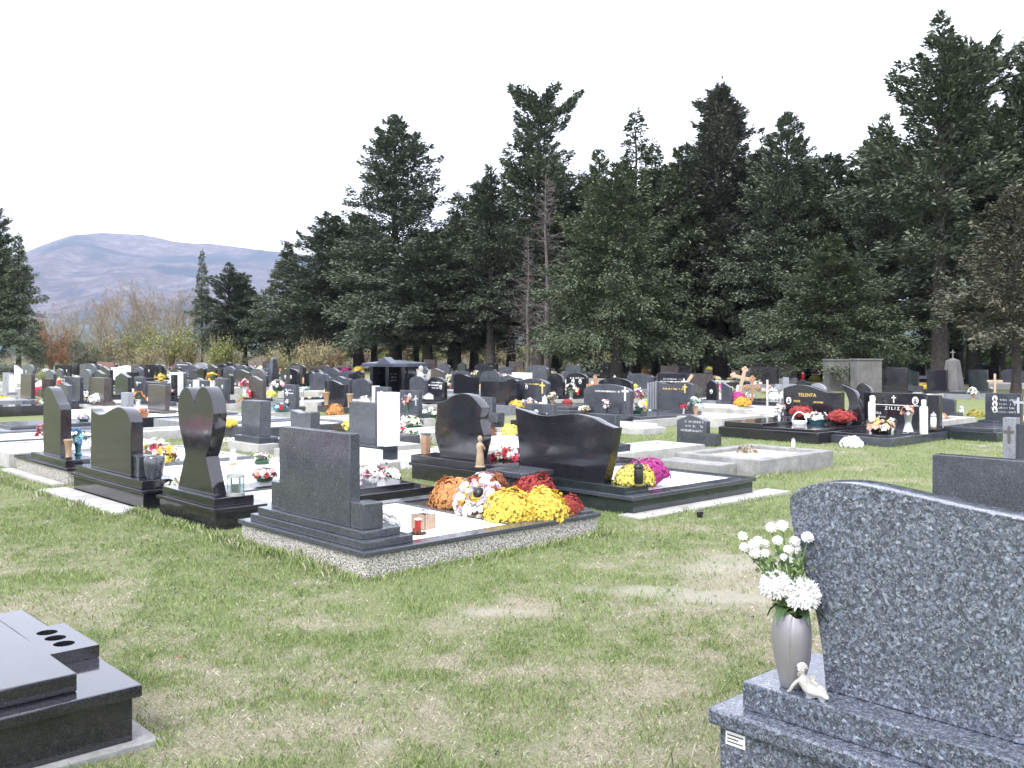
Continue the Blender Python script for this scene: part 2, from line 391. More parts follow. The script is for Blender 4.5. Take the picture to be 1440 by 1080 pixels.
vv = np.stack([gx, gy, gz], -1).reshape(-1, 3); idx = np.arange(nx * ny).reshape(nx, ny)
q = np.stack([idx[:-1, :-1], idx[1:, :-1], idx[1:, 1:], idx[:-1, 1:]], -1).reshape(-1, 4)
me.vertices.add(len(vv)); me.vertices.foreach_set('co', vv.astype(np.float32).ravel())
me.loops.add(q.size); me.loops.foreach_set('vertex_index', q.astype(np.int32).ravel())
me.polygons.add(len(q)); me.polygons.foreach_set('loop_start', np.arange(0, q.size, 4, dtype=np.int32))
me.update(calc_edges=True)
at_ = me.attributes.new('lush', 'FLOAT', 'POINT'); at_.data.foreach_set('value', greenness(gx, gy).astype(np.float32).ravel())
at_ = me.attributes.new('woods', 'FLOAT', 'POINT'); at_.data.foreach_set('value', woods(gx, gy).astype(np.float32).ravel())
def worn_spots(x, y):
    w = np.zeros_like(x)
    for cx_, cy_, rx, ry in ((1.25, 6.35, .75, .30), (1.75, 7.1, .5, .22), (2.3, 7.4, .5, .35), (-.55, 3.95, .08, .06), (.05, 5.9, .3, .12), (9.0, 16.3, 1.2, .5), (8.2, 14.5, .8, .3), (2.2, 10.9, 1.0, .22), (3.0, 9.0, .8, .3)):
        w = np.maximum(w, np.exp(-(((x - cx_) / rx) ** 2 + ((y - cy_) / ry) ** 2) * 1.3))
    return np.clip((w * 1.5 + (fbm(x, y, 4.0, 91, 5) - .5) * 2.6 * (w > .04) - .35) * 1.1, 0, 1)
at_ = me.attributes.new('worn', 'FLOAT', 'POINT'); at_.data.foreach_set('value', worn_spots(gx, gy).astype(np.float32).ravel())
m, n, b = newmat('lawn')
def attr(nm):
    a = n.nodes.new('ShaderNodeAttribute'); a.attribute_name = nm; return a.outputs['Fac']
f1 = noise(n, 9, 6, .7); f2 = noise(n, 85, 8, .78); f3 = noise(n, .35, 4, .6)
dry = ramp(n, f2, [(.28, (.13, .105, .075)), (.45, (.28, .25, .18)), (.7, (.43, .395, .30))])
grn = ramp(n, f2, [(.3, (.060, .070, .028)), (.5, (.155, .19, .075)), (.72, (.28, .31, .15))])
add = n.nodes.new('ShaderNodeMath'); add.operation = 'MULTIPLY_ADD'; n.links.new(f1, add.inputs[0]); add.inputs[1].default_value = .8; add.inputs[2].default_value = -.42
ad2 = n.nodes.new('ShaderNodeMath'); ad2.operation = 'ADD'; ad2.use_clamp = True; n.links.new(add.outputs[0], ad2.inputs[0]); n.links.new(attr('lush'), ad2.inputs[1])
c = mixc(n, ad2.outputs[0], dry, grn)
earth = ramp(n, f2, [(.3, (.28, .255, .20)), (.7, (.50, .475, .42))])
wm = n.nodes.new('ShaderNodeMath'); wm.operation = 'MULTIPLY'; wm.inputs[1].default_value = .6; n.links.new(attr('worn'), wm.inputs[0])
c = mixc(n, wm.outputs[0], c, earth)
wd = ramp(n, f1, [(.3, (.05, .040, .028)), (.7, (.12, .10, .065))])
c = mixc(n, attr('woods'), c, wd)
n.links.new(c, b.inputs['Base Color']); b.inputs['Roughness'].default_value = 1.0; b.inputs['Specular IOR Level'].default_value = .1
bump(n, b, f2, .8, .02); MATS['lawn'] = m
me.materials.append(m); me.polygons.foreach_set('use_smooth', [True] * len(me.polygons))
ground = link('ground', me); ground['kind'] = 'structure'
# ------------------------------------------------------------------ hill
def ridge_z(px):
    xp = [-900, -400, -120, 0, 45, 75, 100, 140, 175, 200, 225, 250, 300, 350, 400, 480, 600, 800, 1100, 1500, 2200]
    yp = [450, 425, 392, 366, 349, 337, 330, 326, 327, 328, 333, 338, 342, 348, 354, 362, 378, 400, 420, 440, 470]
    return np.interp(px, xp, yp)
def hill():
    D = 5200.0
    X = np.linspace(-5200, 5200, 420); T = np.concatenate([np.linspace(0, 1, 90), 1 + np.linspace(.04, .6, 16)])
    gx, gt = np.meshgrid(X, T, indexing='ij')
    gy = 2600 + gt * (D - 2600)
    px = gx / D * F + CX
    top = (HY - ridge_z(px)) * D / F + CH
    prof = np.where(gt <= 1, np.clip(gt, 0, 1) ** 1.25 * (1.5 - .5 * np.clip(gt, 0, 1)), 1 - (gt - 1) * .5)
    spur = fbm(gx + gy * .25, gy * .5, 1 / 620., 5, 5) - .5
    env = np.clip(gt, 0, 1) * np.clip(1 - gt, 0, 1) * 4
    z = top * prof + spur * 300 * env - 6 + (fbm(gx, gy, 1 / 90., 8, 3) - .5) * 14 * np.clip(gt * 3, 0, 1)
    z = np.where(np.abs(gt - 1) < 1e-6, z, np.minimum(z, (HY - ridge_z(gx / gy * F + CX)) * gy / F * (.55 + .44 * np.clip(gt, 0, 1) ** .5)))   # spurs stay below the crest
    nx, ny = gx.shape; idx = np.arange(nx * ny).reshape(nx, ny)
    q = np.stack([idx[:-1, :-1], idx[1:, :-1], idx[1:, 1:], idx[:-1, 1:]], -1).reshape(-1, 4)
    me = bpy.data.meshes.new('hill'); vv = np.stack([gx, gy, z], -1).reshape(-1, 3)
    me.vertices.add(len(vv)); me.vertices.foreach_set('co', vv.astype(np.float32).ravel())
    me.loops.add(q.size); me.loops.foreach_set('vertex_index', q.astype(np.int32).ravel())
    me.polygons.add(len(q)); me.polygons.foreach_set('loop_start', np.arange(0, q.size, 4, dtype=np.int32)); me.update(calc_edges=True)
    m, n, b = newmat('hillside')
    tc = n.nodes.new('ShaderNodeTexCoord')
    mp = n.nodes.new('ShaderNodeMapping'); mp.inputs['Scale'].default_value = (1, .6, 2.2); n.links.new(tc.outputs['Object'], mp.inputs[0])
    a = noise(n, 1 / 420., 6, .62, vec=mp.outputs[0]); a2 = noise(n, 1 / 55., 5, .7, vec=mp.outputs[0])
    scrub = ramp(n, a2, [(.3, (.036, .032, .042)), (.5, (.076, .064, .075)), (.76, (.21, .19, .195))])
    c = mixc(n, ramp(n, a, [(.50, (0, 0, 0)), (.60, (1, 1, 1))]), scrub, (.010, .026, .045))
    sx = n.nodes.new('ShaderNodeSeparateXYZ'); n.links.new(tc.outputs['Object'], sx.inputs[0])
    lo = n.nodes.new('ShaderNodeMapRange'); lo.inputs[1].default_value = 40; lo.inputs[2].default_value = 130; lo.inputs[3].default_value = 1; lo.inputs[4].default_value = 0; n.links.new(sx.outputs[2], lo.inputs[0])
    c = mixc(n, lo.outputs[0], c, (.025, .05, .035))
    n.links.new(c, b.inputs['Base Color']); b.inputs['Roughness'].default_value = 1; b.inputs['Specular IOR Level'].default_value = 0
    me.materials.append(m); me.polygons.foreach_set('use_smooth', [True] * len(me.polygons))
    o = link('hill', me); o['kind'] = 'structure'
hill()
# ------------------------------------------------------------------ trees
def foliage_mat(name, dark, mid, light):
    m, n, b = newmat(name)
    c = ramp(n, island(n), [(0, dark), (.5, mid), (1, light)])
    f = noise(n, .55, 4, .65)
    c = mixc(n, ramp(n, f, [(.35, (0, 0, 0)), (.65, (1, 1, 1))]), c, mixc(n, .5, c, light))
    n.links.new(c, b.inputs['Base Color']); b.inputs['Roughness'].default_value = .75; b.inputs['Specular IOR Level'].default_value = .2
    MATS[name] = m
foliage_mat('cypress_green', (.044, .058, .042), (.098, .122, .084), (.18, .205, .145))
foliage_mat('spruce_green', (.042, .060, .040), (.096, .124, .076), (.18, .205, .13))
foliage_mat('fresh_green', (.032, .048, .029), (.074, .098, .056), (.145, .168, .10))
foliage_mat('grey_green', (.040, .048, .040), (.090, .102, .082), (.165, .175, .145))
foliage_mat('brownish_green', (.042, .042, .030), (.092, .090, .064), (.17, .162, .118))
foliage_mat('russet', (.08, .035, .018), (.17, .085, .04), (.26, .15, .08))
foliage_mat('straw_leaf', (.12, .10, .055), (.22, .19, .10), (.34, .29, .17))
foliage_mat('yellow_green', (.08, .09, .03), (.17, .18, .06), (.28, .29, .11))
foliage_mat('bush_green', (.018, .035, .014), (.045, .085, .03), (.09, .14, .05))
SPRAY = np.array([(0, 0, 0), (.22, .45, .04), (0, 1, -.06), (-.22, .45, .04)])
def crown(rng, H, zb, Rm, prof, nb, spr, size, e0, e1, droop=.12, jit=.1, lean=0.0, hpow=.9):
    """boughs as flattened drooping plumes of small sprays, with gaps between them"""
    t = rng.random(nb) ** hpow; hh = zb + (H - zb) * t; az = rng.random(nb) * 2 * pi
    ph = rng.random(4) * 6.28
    lob = 1 + .18 * np.sin(az * 2 + t * 5 + ph[0]) + .14 * np.sin(az * 3 - t * 9 + ph[1]) + .10 * np.sin(t * 26 + ph[2])
    Rt = Rm * prof(t) * lob * rng.uniform(.6, 1.18, nb)
    el = np.radians(e0 + (e1 - e0) * t + rng.normal(size=nb) * 9)
    k = np.maximum(10, (spr * (Rt / Rm) ** 1.3)).astype(int)
    B = np.repeat(np.arange(nb), k); n = len(B)
    s = rng.random(n) ** .55 * .90 + .12; L = Rt[B]
    wob = np.sin(s * 9 + B * 1.7) * .04 * L
    lat = rng.normal(size=n) * (.085 * L + .10) * (1.35 - s) + wob; vert = rng.normal(size=n) * (.025 * L + .04) - np.abs(lat) * .35
    ca, sa = np.cos(az[B]), np.sin(az[B])
    r = L * s * np.cos(el[B])
    x = ca * r - sa * lat; y = sa * r + ca * lat
    z = hh[B] + L * s * np.sin(el[B]) - droop * L * s * s + vert + jit * .5 * rng.normal(size=n)
    x = x + lean * (z - zb)
    q = np.stack([x, y, z], 1)
    sg = np.sign(lat) * .55
    dirv = np.stack([ca * .8 - sa * sg, sa * .8 + ca * sg, .12 + .7 * np.sin(el[B]) - .25 * s], 1) + rng.normal(size=(n, 3)) * .30
    dirv /= np.linalg.norm(dirv, axis=1, keepdims=True)
    up = np.array([0, 0, 1.0]) + rng.normal(size=(n, 3)) * .42
    a = np.cross(dirv, up); a /= np.linalg.norm(a, axis=1, keepdims=True) + 1e-9; nn = np.cross(a, dirv)
    sz = (size * rng.uniform(.55, 1.35, n)).reshape(-1, 1, 1); T = SPRAY[None]
    v = T[..., 0:1] * a[:, None] + T[..., 1:2] * dirv[:, None] + T[..., 2:3] * nn[:, None]
    return (v * sz + q[:, None]).reshape(-1, 3), (hh, az, Rt, el)
def trunk_mb(rng, H, r0, info=None, limbs=0, lean=0.0, top=.93):
    m = MB(); zz = np.linspace(-.1, H * top, 9)
    m.tube([(lean * max(0, z) + rng.normal() * .03 * (i > 0), rng.normal() * .03 * (i > 0), z) for i, z in enumerate(zz)], [max(.03, r0 * (1.25 if i == 0 else 1) * (1 - .92 * (z / H))) for i, z in enumerate(zz)], 9)
    if info is not None:
        hh, az, Rt, el = info
        for i in rng.choice(len(hh), min(limbs, len(hh)), replace=False):
            L = Rt[i] * .8; p = [(lean * hh[i], 0, hh[i])]
            for s in (.4, .75, 1): p.append((lean * hh[i] + cos(az[i]) * L * s * cos(el[i]), sin(az[i]) * L * s * cos(el[i]), hh[i] + L * s * sin(el[i]) - .12 * L * s * s))
            m.tube(p, [max(.02, r0 * .22), r0 * .15, r0 * .09, .012], 4)
    return m
cone = lambda t: np.clip(1 - t, 0, 1) ** .85 * .97 + .03
broad = lambda t: np.clip(1 - t ** 1.7, 0, 1) ** .75 * np.clip(.62 + t * 2.2, 0, 1) + .03
column = lambda t: np.clip(1 - t ** 2.6, 0, 1) ** .7 * np.clip(.75 + t * 2, 0, 1) * .98 + .02
taper = lambda t: np.clip(1 - t, 0, 1) ** .95 * np.clip(.78 + t * 1.6, 0, 1) * 1.05 + .03
skirt = lambda t: .36 * (1 - t ** 7) + .64 * np.clip(1 - t, 0, 1) ** 1.15 + .015
tuft = lambda t: np.clip(1 - ((t - .45) / .58) ** 4, 0, 1) ** .5 * (.72 + .28 * np.cos(t * 13)) + .04
ragged = lambda t: (np.clip(1 - t ** 1.9, 0, 1) ** .8) * (.72 + .28 * np.sin(t * 19)) * np.clip(.55 + t * 1.5, 0, 1) + .05
TP = {}
def proto(key, mat, H, zb, Rm, prof, nb, spr, size, e0, e1, r0, limbs=30, bark='bark', **kw):
    rng = np.random.default_rng(len(TP) * 17 + 3)
    v, info = crown(rng, H, zb, Rm, prof, nb, spr, size, e0, e1, **kw)
    TP[key] = (npmesh('crown', v, 4, mat), trunk_mb(rng, H, r0, info, limbs, kw.get('lean', 0)).mesh('trunk', bark, 0, 60), H)
proto('spruce', 'spruce_green', 16, 2.9, 4.4, cone, 338, 330, .26, -8, 38, .36)
proto('skirted', 'cypress_green', 20, 2.6, 5.4, skirt, 455, 370, .28, -2, 55, .45)
proto('cypress', 'cypress_green', 17, 2.9, 4.4, broad, 351, 330, .27, 8, 52, .38)
proto('column', 'grey_green', 18, 3.4, 3.8, column, 351, 300, .27, 16, 60, .38)
proto('tuft', 'cypress_green', 18, 4.2, 3.7, tuft, 299, 290, .27, 12, 50, .38, 60)
proto('ragged', 'cypress_green', 18, 3.6, 4.8, ragged, 273, 330, .28, 8, 50, .42, 70)
proto('front', 'fresh_green', 12.5, 2.5, 5.4, taper, 364, 460, .21, -10, 42, .36)
proto('brown', 'brownish_green', 13, 2.8, 3.6, broad, 195, 130, .30, 0, 45, .28, 70)
proto('spire', 'spruce_green', 15, 2.4, 3.2, cone, 312, 180, .25, -12, 22, .28)
proto('dark', 'cypress_green', 15, 3.0, 4.8, broad, 312, 300, .32, 4, 46, .42)
def tree(name, key, px, ytop, d, label, wscale=1.0, rz=None, group=None, cat='tree'):
    cm, tm, H = TP[key]
    h = CH + (HY - ytop) * d / F; s = h / H
    t = thing(name, label, cat, at(px, d), rz if rz is not None else (px * .37) % 6.28, group); t.scale = (s * wscale, s * wscale, s)
    link('trunk', tm, t); stuff(link('crown', cm, t)); return t
def tl(px, back=0.0):
    k = (px - 720) / F; s = (20 - 48 * k) / (.683 + .73 * k); return 48 + .73 * s + back
TREES = [
 ('cypress_tree', 'cypress', -16, 285, 62, 'big dark conifer cut by the left edge of the photo', 1.0),
 ('cypress_tree', 'spire', 26, 330, 60, 'smaller dark conifer leaning out at the left edge before the hill', 1.05),
 ('cypress_tree', 'ragged', 322, 372, 96, 'round grey green conifer standing apart before the hill', 1.5),
 ('spruce_tree', 'spire', 284, 352, 99, 'thin bare topped conifer left of the round grey green one', .6),
 ('spruce_tree', 'dark', 344, 400, 97, 'low dark conifer filling right of the round grey green one', 1.25),
 ('spruce_tree', 'spruce', 404, 342, 92, 'first pointed conifer at the left end of the tree row', 1.2),
 ('cypress_tree', 'cypress', 462, 300, 88, 'round shouldered dark conifer in the left of the tree row', 1.45),
 ('cypress_tree', 'dark', 505, 305, 90, 'dark conifer tucked left of the tall blunt topped one', 1.25),
 ('cypress_tree', 'skirted', 556, 164, 80, 'tall blunt topped conifer with a wide skirt, tallest on the left', 1.1),
 ('spruce_tree', 'spire', 643, 270, 76, 'slim spire conifer between the blunt topped and the ragged tree', 1.2),
 ('cypress_tree', 'dark', 600, 330, 74, 'broad low conifer in front of the blunt topped tree', 1.5),
 ('cypress_tree', 'ragged', 690, 236, 72, 'ragged conifer leaning left of the dead grey tree', 1.05),
 ('cypress_tree', 'tuft', 757, 152, 71, 'tall dark conifer with thick tufted head behind the dead grey tree', 1.05),
 ('spruce_tree', 'spruce', 842, 210, 60, 'pointed conifer left of the slender double spire', .85),
 ('spruce_tree', 'spire', 894, 156, 62, 'slender spire conifer with airy tip', .95),
 ('spruce_tree', 'spire', 921, 200, 63, 'second slender spire right of the airy tipped one', .9),
 ('spruce_tree', 'front', 866, 232, 52, 'dense fresh green conifer with drooping boughs in the middle of the row', .95),
 ('spruce_tree', 'spruce', 960, 206, 58, 'pointed conifer right of the double spire', 1.05),
 ('cypress_tree', 'column', 1013, 126, 58, 'grey green tall conifer with narrow tip right of centre', 1.1),
 ('cypress_tree', 'skirted', 1106, 160, 54, 'massive dark conifer with feathery tip right of centre', .9),
 ('cypress_tree', 'dark', 1172, 222, 55, 'dark flat topped conifer left of the tallest tree', .95),
 ('spruce_tree', 'front', 1168, 330, 42, 'low spreading fresh green conifer before the tallest tree', 1.3),
 ('cypress_tree', 'ragged', 1322, 28, 47, 'tallest tree, airy dark conifer with gaps of sky at the right', 1.02),
 ('cypress_tree', 'ragged', 1245, 165, 52, 'airy conifer leaning on the left side of the tallest tree', .8),
 ('cypress_tree', 'tuft', 1368, 90, 50, 'dark conifer right behind the tallest tree', .95),
 ('spruce_tree', 'skirted', 1450, 60, 48, 'dark conifer cut by the right edge of the photo', .85),
 ('cypress_tree', 'brown', 1428, 262, 36, 'brownish thin conifer in front at the right edge', 1.05),
]
for nm, key, px, yt, d, lab, ws in TREES: tree(nm, key, px, yt, d, lab, ws)
used2 = []
for i, (px, yt) in enumerate([(430, 390), (520, 330), (585, 335), (640, 320), (665, 280), (725, 265), (790, 275), (822, 250), (870, 225), (940, 235), (985, 215), (1050, 215), (1080, 235), (1140, 225), (1200, 240), (1250, 215), (1345, 150), (1405, 150)]):
    ref = sorted(TREES, key=lambda t: abs(t[2] - px) + 1000 * (t[5] in used2))[0]; used2.append(ref[5]); w_ = ref[5].split()[:9]
    while w_[-1] in ('in', 'the', 'of', 'a', 'with', 'left', 'right', 'at', 'between', 'before', 'and', 'wide', 'dead'): w_.pop()
    tree('cypress_tree', ('dark', 'cypress', 'spruce')[i % 3], px + R.uniform(-8, 8), yt, tl(px, R.uniform(7, 16)), 'half hidden conifer behind the ' + ' '.join(w_), (1.15, 1.2, 1.15)[i % 3], None, 'second rank of dark conifers')
# bare trunks lines deeper in the wood
def tree_recursive(rng, H, r0, levels, spread, mat, name, upb=.55):
    m = MB()
    def grow(p, d, L, r, lv):
        n = 3; pts = [p]; q = p
        for i in range(n):
            d2 = (d + Vector(rng.normal(size=3)) * .10 + Vector((0, 0, .03 * upb))).normalized(); q = q + d2 * L / n; pts.append(q); d = d2
        m.tube(pts, [r, r * .85, r * .7, r * .55], 5 if lv == 0 else 3)
        if lv >= levels: return
        for k in range(rng.integers(3, 6) if lv else rng.integers(7, 11)):
            f = rng.uniform(.25 if lv else .22, 1); b = p + (q - p) * f if lv == 0 else pts[min(3, int(f * 3) + 1)]
            a = rng.uniform(0, 2 * pi); o = d.orthogonal().normalized(); o2 = d.cross(o)
            nd = (d * rng.uniform(.5, .9) + (o * cos(a) + o2 * sin(a)) * spread + Vector((0, 0, upb * .4))).normalized()
            grow(b, nd, L * rng.uniform(.38, .62), max(.012, r * .5), lv + 1)
    grow(Vector((0, 0, -.1)), Vector((0, 0, 1)), H * .62, r0, 0)
    return m.mesh(name, mat)
rough_mat('dead_wood', (0.085, 0.072, 0.066), (0.20, 0.175, 0.165), 2, 0.9, 0)
def dead_tree():
    rng = np.random.default_rng(4); m = MB(); H = 12.5
    m.tube([(0, 0, -.1), (.05, 0, 3), (.0, .05, 6), (.15, 0, 9), (.1, 0, H)], [.22, .17, .13, .08, .02], 7)
    m2 = MB()
    for i in range(170):
        z = rng.uniform(1.8, H - .3); a = rng.uniform(0, 2 * pi); L = ((1 - (z / H) ** 1.4) * rng.uniform(.7, 3.8) + .3); e = rng.normal(.12, .28)
        p = [Vector((0, 0, z))]; d_ = Vector((cos(a), sin(a), e)).normalized()
        for k in range(4):
            d_ = (d_ + Vector(rng.normal(size=3)) * .22 + Vector((0, 0, .05))).normalized(); p.append(p[-1] + d_ * L / 4)
        m2.tube(p, [.026, .02, .014, .010, .005], 3)
        for k in range(7):
            f = rng.integers(1, 5); b = p[f]; l2 = L * rng.uniform(.12, .4); t_ = (d_ + Vector(rng.normal(size=3)) * .8).normalized(); c_ = b + t_ * l2 * .5
            m2.tube([b, c_, c_ + (t_ + Vector(rng.normal(size=3)) * .4).normalized() * l2 * .5], [.010, .007, .003], 3)
    for px, yt, d, lab, s in ((770, 245, 61, 'dead grey leafless conifer with bare branches in the row', 1.0), (742, 330, 60, 'smaller dead leafless conifer left of the other bare one', .8)):
        h = CH + (HY - yt) * d / F
        t = thing('dead_tree', lab, 'tree', at(px, d), px, None); k = h / H; t.scale = (k * s, k * s, k)
        link('trunk', fresh(('dt',), lambda: m.mesh('trunk', 'dead_wood', 0, 60)), t); link('branches', fresh(('db',), lambda: m2.mesh('branches', 'dead_wood')), t)
FM = {}
def fresh(key, fn):
    if key not in FM: FM[key] = fn()
    return FM[key]
dead_tree()
# leafless broadleaf trees before the hill
bare = [tree_recursive(np.random.default_rng(60 + i), 9.0, .11, 4, .62, 'twig', 'branches') for i in range(4)]
BARE = [(92, 430, 100), (118, 425, 104), (140, 410, 106), (158, 402, 102), (178, 404, 108), (196, 412, 103), (214, 405, 110), (232, 412, 101), (250, 402, 106), (268, 415, 103), (130, 450, 94), (205, 445, 95), (240, 450, 93), (170, 455, 92), (70, 440, 98), (300, 440, 108), (108, 440, 90), (150, 425, 97), (190, 430, 98), (222, 425, 96), (258, 430, 97), (60, 425, 105), (84, 445, 92), (282, 425, 100), (240, 408, 108), (128, 412, 109), (174, 436, 91), (205, 402, 107), (320, 445, 110), (46, 440, 100)]
for i, (px, yt, d) in enumerate(BARE):
    h = CH + (HY - yt) * d / F
    t = thing('bare_tree', 'leafless pale twiggy tree in the thicket before the hill', 'tree', at(px, d), px, 'leafless trees in the thicket'); k = h / 9.0; t.scale = (k * .8, k * .8, k)
    link('branches', bare[i % 4], t)
def bush_mesh(mat, n, seed, size=.16, sq=.8):
    rng = np.random.default_rng(seed); c = rng.normal(size=(9, 3)) * .32; c[:, 2] = np.abs(c[:, 2]) * .9 + .3
    p = rng.normal(size=(n, 3)); p /= np.linalg.norm(p, axis=1, keepdims=True)
    n = n * 3; p = np.repeat(p, 3, 0); p = p + rng.normal(size=p.shape) * .5; q = c[rng.integers(0, 9, n)] + p * rng.uniform(.08, .36, (n, 1)); q[:, 2] = np.abs(q[:, 2]) * sq
    return npmesh('foliage', orient0(SPRAY, q, p + rng.normal(size=p.shape) * .6, np.full(n, size * .42) * rng.uniform(.6, 1.3, n), rng), 4, mat)
def orient0(tmpl, pts, nrm, size, rng):
    n = len(pts); nrm = nrm / np.linalg.norm(nrm, axis=1, keepdims=True); ref = rng.normal(size=(n, 3)); a = np.cross(nrm, ref); a /= np.linalg.norm(a, axis=1, keepdims=True) + 1e-9
    b = np.cross(nrm, a); T = tmpl[None]
    return ((T[..., 0:1] * a[:, None] + T[..., 1:2] * b[:, None] + T[..., 2:3] * nrm[:, None]) * np.asarray(size).reshape(-1, 1, 1) + pts[:, None]).reshape(-1, 3)
def stems_mesh(seed):
    rng = np.random.default_rng(seed); m = MB()
    for i in range(10):
        a = rng.uniform(0, 6.28); r = rng.uniform(.1, .5)
        m.tube([(0, 0, -.05), (cos(a) * r * .5, sin(a) * r * .5, .35), (cos(a) * r, sin(a) * r, rng.uniform(.6, .95))], [.03, .02, .008], 4)
    return m.mesh('stems', 'twig')
BUSH = {}
def bush(px, yb, wpx, hpx, mat, label, dens=2600, d=None, group=None, size=.14, name='shrub'):
    d = d or dz(yb); k = (mat, dens)
    if k not in BUSH: BUSH[k] = (bush_mesh(mat, dens, len(BUSH) + 5, size), stems_mesh(len(BUSH)))
    t = thing(name, label, 'shrub', at(px, d), px, group); w = wpx * d / F / 1.5; h = hpx * d / F / 1.05; t.scale = (w, w, h)
    stuff(link('foliage', BUSH[k][0], t)); link('stems', BUSH[k][1], t); return t
bush(72, 512, 62, 74, 'russet', 'tall russet shrub near the left conifers', 1600, 88)
bush(48, 512, 40, 50, 'brownish_green', 'dull brown shrub at the foot of the left conifer', 2600, 84)
bush(116, 512, 34, 38, 'bush_green', 'dark green round shrub in the thicket', 2600, 86)
bush(92, 512, 36, 40, 'russet', 'lower russet shrub left of the dark green one', 1600, 84)
bush(150, 512, 60, 62, 'straw_leaf', 'straw coloured thin shrub in the thicket', 1100, 90)
bush(190, 512, 70, 66, 'yellow_green', 'thin yellowish green shrub in the middle of the thicket', 1000, 92)
bush(240, 512, 80, 66, 'yellow_green', 'wide thin olive yellow shrub in the right of the thicket', 1000, 90)
bush(265, 510, 60, 56, 'straw_leaf', 'pale straw shrub at the right end of the thicket', 700, 91)
bush(128, 514, 50, 44, 'brownish_green', 'low brown green shrub at the front of the thicket', 2600, 82)
bush(205, 514, 70, 44, 'straw_leaf', 'low straw shrub at the front of the thicket', 700, 82)
bush(306, 508, 56, 62, 'yellow_green', 'bright yellow green young tree before the round conifer', 1500, 86)
bush(62, 535, 26, 26, 'yellow_green', 'bright yellow green small bush above the left graves', 1500, 48)
bush(22, 530, 60, 34, 'grey_green', 'grey green shrubs at the far left behind the stones', 2600, 55)
bush(438, 520, 62, 58, 'straw_leaf', 'golden autumn bush before the tree row', 1500, 66)
bush(462, 518, 30, 46, 'russet', 'rusty autumn bush right of the golden one', 700, 66)
bush(400, 512, 60, 26, 'yellow_green', 'low yellowish bush under the first conifer', 700, 80)
bush(792, 545, 20, 20, 'bush_green', 'small green bush behind the plain white slab', 2600, 44)
bush(733, 530, 30, 24, 'olive_leaf' if 'olive_leaf' in MATS else 'yellow_green', 'yellowish bush between trunks behind the white slab', 1500, 52)
bush(965, 546, 46, 44, 'grey_green', 'tall feathery grey green plant behind the gold lettered stone', 2600, 27, None, .14, 'feathery_plant')
for i in range(16):   # hedge and undergrowth seen between the trunks
    px = 380 + i * 33
    bush(px, 510, 64, 40 + (i * 7) % 9, 'yellow_green' if i % 2 else 'straw_leaf', 'pale undergrowth seen through the gaps between the trunks', 1500 if i % 2 else 700, 118, 'undergrowth beyond the trunks')
for i in range(22):   # far hedge that closes the view under the trees on the right
    px = 900 + i * 27
    bush(px, 510, 76, 48, 'bush_green', 'dark shrub deep in the shade behind the right trees', 2600, 92 - i * 1.1, 'dark shrubs deep in the wood')
# ------------------------------------------------------------------ kit: flowers
def quadset(n_petal, r0, r1, wid, lift, tilt0=0.0):
    """a ring of pointed petals, each one quad, round +z"""
    out = []
    for i in range(n_petal):
        a = 2 * pi * i / n_petal + tilt0
        d = (cos(a), sin(a)); p = (-sin(a), cos(a))
        out += [(d[0] * r0, d[1] * r0, 0), (d[0] * (r0 + r1) * .55 + p[0] * wid, d[1] * (r0 + r1) * .55 + p[1] * wid, lift * .5),
                (d[0] * r1, d[1] * r1, lift), (d[0] * (r0 + r1) * .55 - p[0] * wid, d[1] * (r0 + r1) * .55 - p[1] * wid, lift * .5)]
    return np.array(out)
HEAD_NEAR = np.vstack([quadset(8, .05, 1.0, .33, .12), quadset(7, .03, .72, .28, .36, .3), quadset(5, .0, .36, .2, .5, .1)])
HEAD_FAR = np.vstack([quadset(5, .0, 1.0, .55, .16), quadset(3, .0, .6, .45, .5, .5)])
def orient(tmpl, pts, nrm, size, rng):
    """copies of a template at pts with +z turned to nrm"""
    n = len(pts); nrm = nrm / np.linalg.norm(nrm, axis=1, keepdims=True)
    ref = rng.normal(size=(n, 3)); a = np.cross(nrm, ref); a /= np.linalg.norm(a, axis=1, keepdims=True) + 1e-9
    b = np.cross(nrm, a); size = np.asarray(size).reshape(-1, 1, 1)
    t = tmpl[None]
    v = t[..., 0:1] * a[:, None] + t[..., 1:2] * b[:, None] + t[..., 2:3] * nrm[:, None]
    return (v * size + pts[:, None]).reshape(-1, 3)
def fib(n, zmin=-.1):
    i = np.arange(n) + .5; z = zmin + (1 - zmin) * (1 - i / n); a = i * 2.399963
    r = np.sqrt(np.maximum(0, 1 - z * z)); return np.stack([r * np.cos(a), r * np.sin(a), z], 1)
LEAFQ = np.array([(0, 0, 0), (.28, .5, .08), (0, 1, 0), (-.28, .5, .08)])
FM = {}
def fresh(key, fn):
    if key not in FM: FM[key] = fn()
    return FM[key]
def dome_blooms(color, near, var, squash=.8, zmin=-.1):
    def f():
        rng = np.random.default_rng(abs(hash((len(color), near, var))) % 9999)
        n = 430 if near else 110
        p = fib(n, zmin); p += rng.normal(size=p.shape) * .03
        lump = 1 + .11 * np.sin(p[:, :1] * 5 + var) * np.cos(p[:, 1:2] * 4 + var * 2)
        nr = p * np.array([1, 1, 1 / squash]); q = p * np.array([.5, .5, .5 * squash]) * lump; q[:, 2] += .06
        sz = (.043 if near else .085) * rng.uniform(.75, 1.25, n); q += nr / np.linalg.norm(nr, axis=1, keepdims=True) * rng.normal(size=(n, 1)) * .012
        return npmesh('blooms', orient(HEAD_NEAR if near else HEAD_FAR, q, nr + rng.normal(size=p.shape) * .18, sz, rng), 4, petal(color))
    return fresh(('dome', color, near, var, squash), f)
